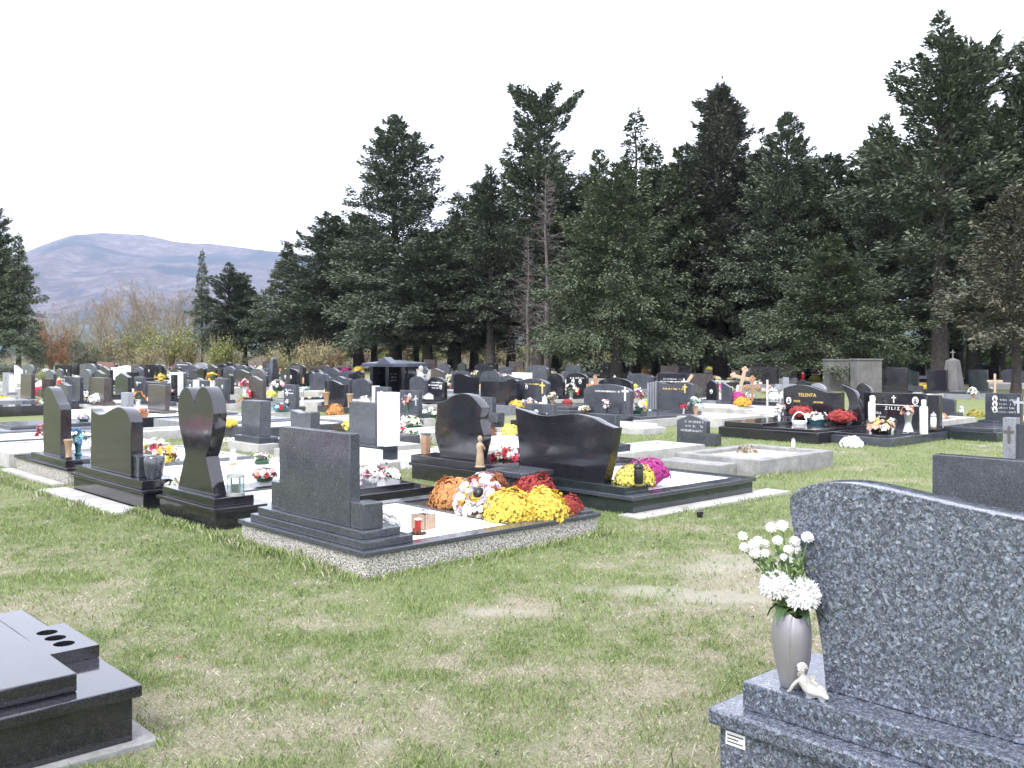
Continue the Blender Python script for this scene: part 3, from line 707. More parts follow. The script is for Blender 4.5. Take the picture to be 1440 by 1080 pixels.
def dome_leaves(mat, near, var, r=.46, zc=.06, n=None):
    def f():
        rng = np.random.default_rng(31 + var)
        k = n or (420 if near else 140)
        p = rng.normal(size=(k, 3)); p /= np.linalg.norm(p, axis=1, keepdims=True); p[:, 2] = np.abs(p[:, 2]) * .75 - .12
        q = p * r * rng.uniform(.75, 1.08, (k, 1)); q[:, 2] += zc
        q[:, 2] = np.maximum(q[:, 2], .012)
        return npmesh('foliage', orient(LEAFQ, q, p + rng.normal(size=p.shape) * .5, np.full(k, .09 if near else .13), rng), 4, mat)
    return fresh(('leaves', mat, near, var, r, zc, n), f)
def pot_mesh(mat):
    return fresh(('pot', mat), lambda: MB().lathe([(.0, 0), (.17, 0), (.19, .02), (.24, .24), (.27, .25), (.27, .31), (.23, .31), (.22, .27), (0, .27)], seg=14).mesh('pot', mat, 0, 40))
def core_mesh(color):
    return fresh(('core', color), lambda: MB().ball((0, 0, .08), .40, 12, 6, (1, 1, .72)).mesh('flower_mass', petal(color), 0, 60))
def mum(loc, w, color, label, near=False, pot=None, var=0, squash=.8, group=None, rz=0.0):
    t = thing('chrysanthemum', label, 'potted flowers' if pot else 'flowers', loc, rz, group); t.scale = (w, w, w)
    dzp = .22 if pot else .0
    if pot: link('pot', pot_mesh(pot), t)
    b = stuff(link('blooms', dome_blooms(color, near, var, squash), t, (0, 0, dzp)))
    stuff(link('foliage', dome_leaves('leaf', near, var), t, (0, 0, dzp)))
    link('plant_body', core_mesh(color), t, (0, 0, dzp), 0, (.98, .98, 1.0 * squash / .8))
    return t
def mix_blooms(colors, near, var, shape):
    """loose mixed flowers; shape 'tall' (bunch), 'low' (arrangement) or 'ring' (wreath)"""
    def f():
        rng = np.random.default_rng(77 + var * 13 + len(colors))
        n = {True: 46, False: 26}[near] if shape != 'ring' else (150 if near else 60)
        if shape == 'ring':
            a = rng.uniform(0, 2 * pi, n); b = rng.uniform(-.5, pi + .5, n)
            nr = np.stack([np.cos(a) * np.cos(b), np.sin(a) * np.cos(b), np.sin(b)], 1)
            q = np.stack([np.cos(a) * .34, np.sin(a) * .34, np.full(n, .1)], 1) + nr * np.array([.15, .15, .11])
            sz = rng.uniform(.05, .075, n) * (1 if near else 1.35)
        else:
            p = rng.normal(size=(n, 3)); p /= np.linalg.norm(p, axis=1, keepdims=True); p[:, 2] = np.abs(p[:, 2])
            e = np.array([.42, .42, .5] if shape == 'tall' else [.46, .40, .26])
            q = p * e * rng.uniform(.7, 1.0, (n, 1)); q[:, 2] += .05
            nr = p + rng.normal(size=p.shape) * .3
            sz = rng.uniform(.08, .14, n)
        k = len(HEAD_NEAR) if near else len(HEAD_FAR)
        mi = np.repeat(rng.integers(0, len(colors), n), k // 4)
        return npmesh('blooms', orient(HEAD_NEAR if near else HEAD_FAR, q, nr, sz, rng), 4, [petal(c) for c in colors], mi)
    return fresh(('mix', tuple(colors), near, var, shape), f)
def vase_mesh(mat):
    return fresh(('vase', mat), lambda: MB().lathe([(0, 0), (.13, 0), (.14, .03), (.09, .1), (.12, .3), (.17, .52), (.19, .55), (.17, .55), (.1, .34), (0, .34)], seg=14).mesh('vase', mat, 0, 40))
def basket_mesh(mat):
    return fresh(('basket', mat), lambda: MB().lathe([(0, 0), (.26, 0), (.34, .16), (.36, .17), (.34, .18), (.3, .12), (0, .12)], seg=14).mesh('bowl', mat, 0, 40))
def bunch(loc, w, colors, label, near=False, holder='green_plastic', var=0, shape='low', group=None, leaf='leaf', rz=0.0, cat=None):
    nm = {'low': 'flower_arrangement', 'tall': 'vase_of_flowers', 'ring': 'wreath'}[shape]
    t = thing(nm, label, cat or {'low': 'flower arrangement', 'tall': 'vase of flowers', 'ring': 'wreath'}[shape], loc, rz, group); t.scale = (w, w, w)
    z = 0
    if shape == 'tall' and holder: link('vase', vase_mesh(holder), t); z = .5
    if shape == 'low' and holder: link('bowl', basket_mesh(holder), t); z = .14
    stuff(link('blooms', mix_blooms(colors, near, var, shape), t, (0, 0, z)))
    if shape != 'ring':
        stuff(link('foliage', dome_leaves(leaf, near, var, .42, .05, 150 if near else 60), t, (0, 0, z)))
    return t
def lantern(loc, h, kind, label, group=None):
    """grave candle: glass cylinder between a foot and a metal cap"""
    t = thing('grave_lantern', label, 'candle lantern', loc, 0, group); t.scale = (h, h, h)
    g = {'red': 'red_glass', 'white': 'white_glass', 'black': 'black_plastic', 'brass': 'brass'}[kind]
    link('foot', fresh('lfoot', lambda: MB().lathe([(0, 0), (.20, 0), (.21, .06), (.16, .09), (0, .09)], seg=12).mesh('foot', 'brass' if kind != 'black' else 'black_plastic', 0, 40)), t)
    link('glass', fresh(('lglass', g), lambda: MB().lathe([(0, .09), (.17, .09), (.19, .2), (.19, .62), (.16, .70), (0, .70)], seg=12).mesh('glass', g, 0, 40)), t)
    link('cap', fresh(('lcap', kind), lambda: MB().lathe([(0, .70), (.20, .70), (.21, .74), (.15, .86), (.06, .90), (.05, .97), (0, 1)], seg=12).mesh('cap', 'black_plastic' if kind == 'black' else 'steel' if kind == 'white' else 'brass', 0, 40)), t)
    return t
def votive(loc, h, label, mat='white_paint', group=None):
    """tall white memorial candle with a narrow neck"""
    t = thing('memorial_candle', label, 'candle', loc, 0, group); t.scale = (h, h, h)
    link('candle_body', fresh(('vot', mat), lambda: MB().lathe([(0, 0), (.11, 0), (.115, .02), (.115, .76), (.10, .80), (.06, .82), (0, .82)], seg=14).mesh('candle_body', mat, 0, 40)), t)
    link('candle_cap', fresh(('votc', mat), lambda: MB().lathe([(0, .82), (.06, .82), (.068, .84), (.068, .98), (.05, 1), (0, 1)], seg=14).mesh('candle_cap', mat, 0, 40)), t)
    return t
def grave_cross(loc, h, mat, label, rz=RZ_FRONT, tilt=0.0, budded=False, arm=.28, wid=.055, plate=None, group=None, name='grave_cross'):
    t = thing(name, label, 'cross', loc, rz, group); t.scale = (h, h, h); t.rotation_euler = (0, tilt, rz)
    m = MB()
    m.box(-wid, -.03, -.05, wid, .03, 1.0 if not budded else .95)
    part('upright', m, mat, t, .006)
    m = MB(); m.box(-arm, -.033, .66, -wid - .001, .033, .66 + 2 * wid); m.box(wid + .001, -.033, .66, arm, .033, .66 + 2 * wid)
    part('crossbar', m, mat, t, .006)
    if budded:
        m = MB(); zc = .66 + wid
        for x, z in ((-arm, zc), (arm, zc), (0, .95)):
            for dx, dzz in ((0, .06), (.06, 0), (-.06, 0), (0, -.05)):
                m.ball((x + dx * .8, 0, z + dzz * .8), .052, 10, 6, (1, .62, 1))
        part('trefoil_end', m, mat, t, 0, 60)
    if plate: part('name_plate', MB().box(-.12, .034, .45, .12, .042, .58), plate, t)
    return t
def skin_figure(name, bones, mat, parent, sub=1, smooth=True):
    """one continuous body grown from joints: list of (point, radius, parent index)"""
    me = bpy.data.meshes.new(name); me.from_pydata([b[0] for b in bones], [(b[2], i) for i, b in enumerate(bones) if b[2] is not None], [])
    o = bpy.data.objects.new(name, me); COL.objects.link(o)
    sk = o.modifiers.new('skin', 'SKIN'); sk.use_smooth_shade = True
    if not me.skin_vertices:
        me.attributes  # skin layer is made by the modifier's first evaluation
    bm = bmesh.new(); bm.from_mesh(me); lay = bm.verts.layers.skin.verify(); bm.verts.ensure_lookup_table()
    for v, b in zip(bm.verts, bones):
        r = b[1] if isinstance(b[1], tuple) else (b[1], b[1]); v[lay].radius = r
        v[lay].use_root = (b[2] is None)
    bm.to_mesh(me); bm.free()
    sb = o.modifiers.new('sub', 'SUBSURF'); sb.levels = sub; sb.render_levels = sub
    dg = bpy.context.evaluated_depsgraph_get(); dg.update()
    ev = bpy.data.meshes.new_from_object(o.evaluated_get(dg)); bpy.data.objects.remove(o)
    ev.materials.clear(); ev.materials.append(MATS[mat]); ev.name = name
    ev.polygons.foreach_set('use_smooth', [True] * len(ev.polygons))
    return link(name, ev, parent)
def figurine_mesh(mat):
    def f():
        m = MB()
        m.lathe([(0, 0), (.16, 0), (.17, .03), (.13, .06), (.14, .1), (.115, .35), (.095, .52), (.12, .64), (.11, .72), (.045, .78), (.04, .80), (.07, .84), (.078, .90), (.06, .97), (0, 1)], seg=12)
        m.tube([(.11, 0, .70), (.13, .06, .58), (.03, .11, .62)], [.04, .038, .028], 6); m.tube([(-.11, 0, .70), (-.13, .06, .58), (-.03, .11, .62)], [.04, .038, .028], 6)
        return m.mesh('robed_body', mat, 0, 60)
    return fresh(('fig', mat), f)
def statue(loc, h, mat, label, wings=False, rz=RZ_FRONT, group=None):
    t = thing('statue', label, 'statue', loc, rz, group); t.scale = (h, h, h)
    link('robed_body', figurine_mesh(mat), t)
    if wings:
        for s in (-1, 1):
            link('wing', fresh(('wing', mat, s), lambda: MB().prism(outline([[(.04, .45), (.10, .62), (.26, .82), (.36, .88)], [(.36, .88), (.34, .66), (.25, .45), (.14, .34)], [(.14, .34), (.04, .45)]], s, 1), -.13, -.09).mesh('wing', mat, .01)), t)
    return t
# ------------------------------------------------------------------ kit: graves
def headstone(parent, shape, w, h, th, z, mat, x=0, y=0, bevel=.006, k=6, name='headstone'):
    me = MB().prism(outline(SHAPES[shape], w, h, k), y - th / 2, y + th / 2, z, x).mesh(name, mat, bevel)
    return link(name, me, parent)
def portrait(parent, x, y, z, r=.055):
    a = [(cos(2 * pi * i / 16) * r * .78, sin(2 * pi * i / 16) * r) for i in range(16)]
    o = part('portrait', MB().prism(a, y, y + .012, z, x), 'porcelain', parent)
    m = MB(); m.prism([(px * .30, pz * .34 + r * .22) for px, pz in a], y + .0125, y + .0145, z, x); m.prism([(px * .62, pz * .36 - r * .40) for px, pz in a], y + .0125, y + .0145, z, x)
    link('portrait_picture', m.mesh('portrait_picture', 'photo_dark'), o)
    return o
def inscription(parent, x, y, z, w, rows, mat, lh=.05, seed=0):
    rr = random.Random(seed); m = MB()
    lh = min(lh, w * .16)
    for i in range(rows):
        zz = z - i * lh * 1.7; xx = x - w / 2 * rr.uniform(.7, 1); end = x + w / 2 * rr.uniform(.6, 1)
        while xx < end:
            b = lh * rr.uniform(.35, .6)
            if rr.random() > .18:
                m.box(xx, y, zz, xx + b * .32, y + .003, zz + lh * .8)
                if rr.random() > .4: m.box(xx + b * .33, y, zz + lh * rr.choice([0, .35, .65]), xx + b * .9, y + .003, zz + lh * rr.choice([.15, .5, .8]) + .006)
            xx += b * 1.15
    return stuff(part('inscription', m, mat, parent))
def small_cross(parent, x, y, z, h, mat):
    m = MB(); a = h * .07
    m.box(x - a, y, z, x + a, y + .01, z + h); m.box(x - h * .3, y, z + h * .62, x - a - .0005, y + .01, z + h * .62 + 2 * a); m.box(x + a + .0005, y, z + h * .62, x + h * .3, y + .01, z + h * .62 + 2 * a)
    return part('cross', m, mat, parent)
REFS = []
def grave(px, yt, wpx, zt, shape, mat, facing, label, d=None, th=.11, bed='gravel', bl=1.8, kerb='concrete', bh=.17, tier=.10, text=None, rows=2,
          faces=(), cross=None, bw=None, extra=None, bevel=.006, group=None, k=5):
    d = d or F * (CH - zt) / (yt - HY); zt = CH - (yt - HY) * d / F
    kx = (px - CX) / F
    w = max(.28, (wpx * d / F - th * (.731 - .682 * kx)) / max(.3, .682 + .731 * kx))
    rz = RZ_BACK if facing == 'B' else RZ_FRONT
    t = thing('grave', label, 'grave', at(px, d), rz, group)
    h = zt - bh - tier
    REFS.append((px, label))
    o = headstone(t, shape, w, h, th, bh + tier, mat, bevel=bevel if d < 40 else 0, k=k)
    part('plinth', MB().box(-w / 2 - .1, -.17, bh, w / 2 + .1, .17, bh + tier), mat, t, .006 if d < 30 else 0)
    bw = bw or max(w + .4, .95)
    if bed in ('gravel', 'soil'):
        part('kerb', MB().ring(-bw / 2, -.24, bw / 2, bl, .10, -.05, bh - .002), kerb, t, .006 if d < 30 else 0)
        part('gravel_bed' if bed == 'gravel' else 'soil_bed', MB().box(-bw / 2 + .101, .19, 0, bw / 2 - .101, bl - .101, bh - .05), 'white_gravel' if bed == 'gravel' else 'soil', t)
    elif bed == 'slab':
        part('kerb', MB().box(-bw / 2, -.24, -.05, bw / 2, bl, bh - .002), kerb, t, .006 if d < 30 else 0)
        part('cover_slab', MB().box(-bw / 2 + .09, .22, bh - .001, bw / 2 - .09, bl - .09, bh + .06), mat, t, .008 if d < 30 else 0)
    elif bed == 'footing':
        part('footing', MB().box(-w / 2 - .16, -.24, -.05, w / 2 + .16, .24, bh - .001), kerb, t)
    yf = th / 2 + .0015
    if facing == 'F':
        for fx, fz in faces: portrait(t, fx * w, yf, bh + tier + fz * h, .06 if d < 30 else .075)
        if cross:
            small_cross(t, -cross[0] * w, yf, bh + tier + cross[1] * h, cross[2], cross[3])
        if text: inscription(t, 0, yf, bh + tier + h * .72, w * .8, rows, text, .045 if d < 30 else .06, int(px * 7))
    if extra: extra(t, w, h, bh + tier, th)
    return t
# ------------------------------------------------------------------ near graves (measured from the picture, laid out on the plot grid)
# --- the blue pearl headstone in the right foreground
def pearl_grave():
    o = thing('grave', 'big blue grey crystalline granite headstone closest to the camera on the right', 'grave', (0.70, 3.44, 0), RZ_BACK)
    g = 'pearl_granite'
    part('plinth', MB().box(.03, .035, -.05, 3.1, 2.4, .268), g, o, .004)
    part('cap_slab', MB().box(0, 0, .27, 3.2, 2.45, .33), g, o, .012, segs=3) if False else part('cap_slab', MB().box(0, 0, .27, 3.2, 2.45, .33), g, o, .012)
    part('step', MB().box(.10, .07, .331, 3.0, .56, .43), g, o, .008)
    pts = [[(0, 0), (-.012, .12), (-.035, .25), (-.075, .38), (-.115, .50), (-.135, .58), (-.14, .645)], [(-.14, .645), (-.115, .675), (-.05, .705), (.06, .722), (.18, .718), (.34, .70), (.52, .68), (.75, .665), (1.0, .68), (1.25, .71), (1.45, .72), (1.6, .69), (1.64, .645)],
           [(1.64, .645), (1.63, .55), (1.58, .38), (1.53, .2), (1.5, 0)]]
    part('headstone', MB().prism(outline(pts, 1, 1, 8), .20, .32, .432, .35), g, o, .007)
    lab = MB(); lab.box(.055, .033, .205, .135, .0345, .252)
    s = part('maker_label', lab, 'white_paint', o)
    m = MB()
    for i in range(3): m.box(.062, .0315, .214 + i * .012, .128 - .02 * (i % 2), .0328, .219 + i * .012)
    link('print_lines', m.mesh('print_lines', 'photo_dark'), s)
pearl_grave()
# --- the dark slab in the left foreground
def dark_slab():
    o = thing('grave', 'polished dark grave cover with three round vase holes at the lower left', 'grave', (-1.5, 3.9, 0), TH)
    g = 'black_granite'
    part('footing', MB().box(-2.7, -.03, -.05, .06, 1.5, .02), 'old_concrete', o)
    part('plinth', MB().box(-2.65, .03, .021, -.03, 1.53, .198), g, o, .004)
    part('cap_slab', MB().box(-2.7, 0, .20, 0, 1.56, .25), g, o, .010)
    part('raised_slab', MB().box(-2.6, .09, .251, -.225, 1.47, .325), g, o, .009)
    # the small block with three vase holes
    bm = bmesh.new(); x0, x1, y0, y1, z0, z1 = -.222, .0, .48, .94, .251, .305
    cs = [(-.11, .60), (-.11, .715), (-.11, .83)]; r = .045; n = 20
    ow = [bm.verts.new(p) for p in ((x0, y0, z1), (x1, y0, z1), (x1, y1, z1), (x0, y1, z1))]
    edges = [bm.edges.new((ow[i], ow[(i + 1) % 4])) for i in range(4)]
    for cx_, cy_ in cs:
        ring = [bm.verts.new((cx_ + r * cos(2 * pi * i / n), cy_ + r * sin(2 * pi * i / n), z1)) for i in range(n)]
        low = [bm.verts.new((v.co.x, v.co.y, z0 + .004)) for v in ring]
        edges += [bm.edges.new((ring[i], ring[(i + 1) % n])) for i in range(n)]
        for i in range(n): bm.faces.new((ring[i], ring[(i + 1) % n], low[(i + 1) % n], low[i]))
        bm.faces.new(low)
    bmesh.ops.triangle_fill(bm, use_beauty=True, edges=edges)
    lw = [bm.verts.new((v.co.x, v.co.y, z0)) for v in ow]
    for i in range(4): bm.faces.new((ow[i], ow[(i + 1) % 4], lw[(i + 1) % 4], lw[i]))
    bmesh.ops.recalc_face_normals(bm, faces=bm.faces)
    me = bpy.data.meshes.new('vase_block'); bm.to_mesh(me); bm.free(); me.materials.append(MATS[g]); link('vase_block', me, o)
dark_slab()
def frame(v0, v1, u0=0.0):
    return P0 + V * ((v0 + v1) / 2) + U * u0
# --- first grave: pebble dashed plinth
def pebble_grave():
    o = thing('grave', 'grave on a pale pebble dashed plinth with grey slab headstone and two square blocks', 'grave', frame(0, 1.85), RZ_BACK)
    g = 'grey_granite'
    part('plinth', MB().ring(-.915, .01, .915, 2.45, .16, -.08, .153), 'pebble_dash', o, .008)
    part('rim', MB().ring(-.935, -.015, .935, 2.475, .15, .155, .19), g, o, .006)
    part('gravel_bed', MB().box(-.79, .14, .0, .79, 1.52, .176), 'white_gravel', o)
    part('divider', MB().box(-.784, 1.522, .10, .784, 1.585, .186), g, o, .004)
    part('soil_bed', MB().box(-.784, 1.587, .0, .784, 2.32, .165), 'soil', o)
    part('lower_step', MB().box(-.80, .03, .191, .865, .47, .25), g, o, .006)
    part('upper_step', MB().box(-.73, .06, .251, .80, .40, .31), g, o, .006)
    headstone(o, 'flat', 1.03, .685, .09, .311, g, .07, .145, .005)
    part('side_block', MB().box(.592, .10, .311, .765, .27, .50), g, o, .006)
    part('side_block', MB().box(-.63, .13, .311, -.452, .30, .53), g, o, .006)
    part('corner_wedge', MB().prism([(0, 0), (.26, 0), (.26, .02), (.02, .06)], 2.28, 2.44, .192, .62), g, o, .004)
    return o
pebble_grave()
# --- heart grave
def heart_grave():
    o = thing('grave', 'black heart shaped headstone on a narrow foot', 'grave', frame(2.4, 3.66, .04), RZ_BACK)
    g = 'black_granite'
    part('plinth', MB().box(-.60, .02, -.08, .60, .50, .163), g, o, .005)
    part('cap_slab', MB().box(-.63, -.005, .165, .63, .52, .20), g, o, .006)
    part('step', MB().box(-.56, .03, .201, .56, .42, .285), g, o, .006)
    headstone(o, 'heart', .76, .985, .13, .286, g, .03, .16, .008, 8)
    part('kerb', MB().ring(-.63, .522, .63, 2.5, .16, -.05, .168), g, o, .005)
    part('cover_slab', MB().box(-.47, 1.28, .10, .47, 2.34, .21), g, o, .008)
    part('gravel_bed', MB().box(-.468, .684, .0, .468, 1.275, .15), 'white_gravel', o)
heart_grave()
# --- dip and hump headstone, left of the heart
def dip_grave():
    o = thing('grave', 'dark polished headstone with a rising wavy top left of the heart', 'grave', frame(3.88, 5.94, -.01), RZ_BACK)
    g = 'black_granite'
    part('footing', MB().box(-1.18, -.30, -.05, 1.03, .0, .028), 'concrete', o, .006)
    part('plinth', MB().box(-1.0, .02, -.05, 1.0, .50, .178), g, o, .005)
    part('cap_slab', MB().box(-1.03, -.005, .18, 1.03, .52, .212), g, o, .006)
    part('step', MB().box(-.98, .03, .213, .94, .42, .30), g, o, .006)
    run = [[(-.5, 0), (-.5, .93)], [(-.5, .93), (-.38, .87), (-.2, .86), (0, .94), (.18, 1), (.32, .985), (.42, .92), (.5, .80)], [(.5, .80), (.5, 0)]]
    SHAPES['rise'] = run
    headstone(o, 'rise', 1.16, .71, .13, .301, g, -.06, .15, .006, 7)
    part('kerb', MB().ring(-1.03, .522, 1.03, 2.4, .14, -.05, .19), 'white_marble', o, .005)
    part('gravel_bed', MB().box(-.88, .665, .0, .88, 2.25, .185), 'white_gravel', o)
dip_grave()
# --- peaked headstone on pebbles at the left edge
def peak_grave():
    o = thing('grave', 'black headstone with a high rounded shoulder on pebble base at the left edge', 'grave', frame(6.35, 8.45, .08), RZ_BACK)
    g = 'black_granite'
    part('footing', MB().box(-1.1, -.14, -.05, 1.0, .0, .03), 'concrete', o, .006)
    part('plinth', MB().box(-1.0, .02, -.05, 1.02, .52, .175), 'pebble_dash', o, .005)
    part('cap_slab', MB().box(-1.03, -.005, .177, 1.05, .55, .21), g, o, .006)
    part('step', MB().box(-.42, .03, .211, .90, .42, .292), g, o, .006)
    headstone(o, 'peak', .66, .86, .13, .293, g, .20, .16, .006, 7)
    part('kerb', MB().ring(-1.03, .552, 1.05, 2.4, .14, -.05, .19), 'pale_granite', o, .005)
    part('gravel_bed', MB().box(-.88, .70, .0, .90, 2.25, .175), 'white_gravel', o)
peak_grave()
# --- curvy black headstone, second row
def curvy_grave():
    o = thing('grave', 'black headstone with curved waisted sides and humped top behind the orange flowers', 'grave', frame(2.45, 4.15, 3.50), RZ_BACK)
    g = 'black_granite'
    part('plinth', MB().box(-.82, .02, -.05, .82, 2.4, .168), g, o, .005)
    part('cap_slab', MB().box(-.85, -.005, .17, .85, 2.43, .205), g, o, .006)
    part('step', MB().box(-.84, .02, .206, .74, .42, .30), g, o, .006)
    headstone(o, 'curvy', .92, .80, .13, .301, g, .0, .17, .007, 8)
curvy_grave()
# --- wide rolling headstone with white gravel
def wide_grave():
    o = thing('grave', 'wide black headstone with a rolling top beside a dark rimmed white gravel bed', 'grave', frame(.36, 2.35, 3.36), RZ_BACK)
    g = 'grey_granite'
    part('footing', MB().box(.90, -.12, -.05, 1.20, 2.5, .028), 'concrete', o, .006)
    part('plinth', MB().ring(-.97, .02, .97, 2.10, .17, -.05, .153), 'green_granite', o, .005)
    part('rim', MB().ring(-1.0, -.01, 1.0, 2.13, .20, .155, .195), g, o, .006)
    part('gravel_bed', MB().box(-.80, .19, .0, .80, 1.93, .186), 'white_gravel', o)
    part('step', MB().box(-.95, .03, .196, .86, .40, .27), 'green_granite', o, .006)
    SHAPES['wide'] = [[(-.43, 0), (-.5, 1)], [(-.5, 1), (-.40, .965), (-.28, .92), (-.14, .91), (.0, .945), (.14, .965), (.28, .93), (.40, .85), (.5, .80)], [(.5, .80), (.455, .4), (.40, 0)]]
    headstone(o, 'wide', 1.46, .71, .12, .271, 'black_granite', -.06, .16, .006, 8)
wide_grave()
# --- low granite flower chest
def chest():
    o = thing('stone_chest', 'low square granite pedestal with overhanging lid between the two black headstones', 'pedestal', gp(731, 712, 0), RZ_BACK)
    part('chest_body', MB().box(-.22, -.20, 0, .22, .20, .33), 'brown_granite', o, .004)
    part('lid', MB().box(-.26, -.24, .331, .26, .24, .385), 'grey_granite', o, .006)
chest()
# --- unfinished concrete grave on the lawn
def kerb_grave():
    b = gp(1069, 672)
    o = thing('grave', 'bare concrete kerb frame filled with pale gravel on the open lawn', 'grave', b, TH)
    part('kerb', MB().ring(0, 0, 1.85, 1.35, .17, -.05, .22), 'old_concrete', o, .012)
    part('gravel_bed', MB().box(.172, .172, 0, 1.678, 1.178, .17), 'bare_earth', o)
    part('kerb_extension', MB().box(-.42, .35, -.05, -.002, 1.35, .16), 'old_concrete', o, .012)
    o2 = thing('fern_branch', 'dry brown flower remains lying on the bare concrete grave', 'dried flowers', b + U * 1.15 + V * .95 + Vector((0, 0, .175)), 0)
    stuff(link('dry_leaves', dome_leaves('olive_dry', False, 3, .40, .0, 90), o2, None, 0, .38))
    lantern(b + U * 1.72 + V * .55 + Vector((0, 0, .22)), .15, 'white', 'small glass lantern on the corner of the bare concrete kerb')
flat('olive_dry', (0.20, 0.17, 0.10), 0.8, 0, .4)
kerb_grave()
# --- right hand pair: low black tomb with lettering
def black_tomb():
    c = at(1157, 18.75)
    o = thing('grave', 'wide black tomb with gold name and curled right end facing the lawn', 'grave', c, RZ_FRONT)
    g = 'black_granite'
    part('base_slab', MB().box(-1.05, -.30, -.05, 1.0, 2.05, .20), g, o, .010)
    part('upper_slab', MB().box(.10, .24, .201, .92, 1.98, .30), g, o, .010)
    part('lower_slab', MB().box(-.95, .24, .201, .098, 1.98, .245), g, o, .010)
    part('step', MB().box(-.95, -.2, .201, .95, .2, .32), g, o, .006)
    SHAPES['curl'] = [[(-.5, 0), (-.5, .80)], [(-.5, .80), (-.40, .78), (-.25, .80), (-.1, .88), (.06, .97), (.22, 1), (.38, .95), (.5, .87)], [(.5, .87), (.5, 0)]]
    headstone(o, 'curl', 1.25, .63, .13, .321, g, .20, 0, .007, 7)
    SHAPES['horn'] = [[(-.5, 0), (-.34, .5), (-.1, .82), (.5, 1)], [(.5, 1), (.2, .6), (.18, .3), (.5, 0)]]
    headstone(o, 'horn', .42, .66, .13, .321, g, -.63, -.02, .007, 7, 'curled_end')
    link('lettering', text_mesh('TELENTA', .095, 'gold_paint'), o, (.30, .068, .72)).rotation_euler = (radians(90), 0, pi)
    link('lettering', text_mesh('PAVE', .065, 'gold_paint'), o, (.52, .068, .60)).rotation_euler = (radians(90), 0, pi)
    inscription(o, .05, .0665, .60, .30, 1, 'gold_paint', .045, 4)
    portrait(o, .70, .0665, .63, .07)
black_tomb()
def white_letter_grave():
    c = at(1264, 18.0)
    o = thing('grave', 'black headstone with white lettering, cross and two oval portraits', 'grave', c, RZ_FRONT)
    g = 'black_granite'
    part('base_slab', MB().box(-.80, -.25, -.05, .80, 1.95, .15), 'grey_granite', o, .008)
    part('cover_slab', MB().box(-.70, .25, .151, .70, 1.88, .19), g, o, .006)
    part('step', MB().box(-.78, -.18, .151, .78, .18, .21), g, o, .006)
    headstone(o, 'flat', 1.16, .62, .11, .211, g, .08, 0, .006)
    headstone(o, 'flat', .22, .60, .13, .211, g, -.66, -.03, .006, name='side_pillar')
    y = .0565
    portrait(o, .48, y, .70, .075); portrait(o, -.34, y, .70, .075); small_cross(o, .07, y, .645, .14, 'white_paint')
    m = MB(); m.box(-.4, y, .60, .54, y + .003, .612); part('inscription_line', m, 'white_paint', o)
    for s, z, x, sz in (('Z I L I Z', .515, .10, .085), ('LUKA', .42, .40, .07)):
        l = link('lettering', text_mesh(s, sz, 'white_paint'), o, (x, y + .002, z)); l.rotation_euler = (radians(90), 0, pi)
    inscription(o, .36, y, .36, .3, 1, 'white_paint', .035, 9)
white_letter_grave()
def rubble_grave():
    o = thing('grave', 'plain concrete kerb with a heap of brown stones right of the white candle', 'grave', gp(1372, 601), TH)
    part('kerb', MB().ring(-2.1, 0, 0, 1.3, .14, -.05, .22), 'concrete', o, .010)
    part('gravel_bed', MB().box(-1.958, .142, 0, -.142, 1.158, .15), 'bare_earth', o)
    for i in range(6):
        a = R.uniform(0, 6); m = MB().ball((-1.15 + cos(a) * .22 * (i > 0), .45 + sin(a) * .2 * (i > 0), .2 + .03 * (i % 3)), R.uniform(.09, .15), 7, 5, (1.2, .9, .8))
        part('stone', m, 'terracotta' if i % 2 else 'concrete', o, 0, 0)
rubble_grave()
def pillar_grave():
    o = thing('grave', 'grey headstone with a pale cross pillar at the right edge', 'grave', at(1445, 13.6), RZ_FRONT)
    part('plinth', MB().box(-.95, -.3, -.05, .40, 1.9, .06), 'grey_granite', o, .006)
    part('cross_pillar', MB().box(.13, -.09, .061, .30, .09, .66), 'pale_granite', o, .005)
    part('headstone', MB().box(-.80, -.05, .061, .128, .05, .58), 'grey_granite', o, .005)
    small_cross(o, .215, .0915, .30, .24, 'photo_dark'); inscription(o, -.25, .0515, .44, .6, 3, 'grey_paint', .04, 3)
pillar_grave()
def plain_back():
    o = thing('grave', 'plain dark slab headstone seen from behind at the right edge', 'grave', at(1386, 6.6), RZ_BACK)
    SHAPES['plain'] = SHAPES['flat']
    part('headstone', MB().box(-.34, -.06, .20, 1.2, .06, .875), 'grey_granite', o, .005)
    part('plinth', MB().box(-.5, -.2, -.05, 1.4, .25, .199), 'grey_granite', o, .006)
    part('kerb', MB().ring(-.5, .252, 1.4, 2.2, .12, -.05, .15), 'grey_granite', o, .006)
    part('gravel_bed', MB().box(-.378, .374, 0, 1.278, 2.078, .12), 'white_gravel', o)
plain_back()
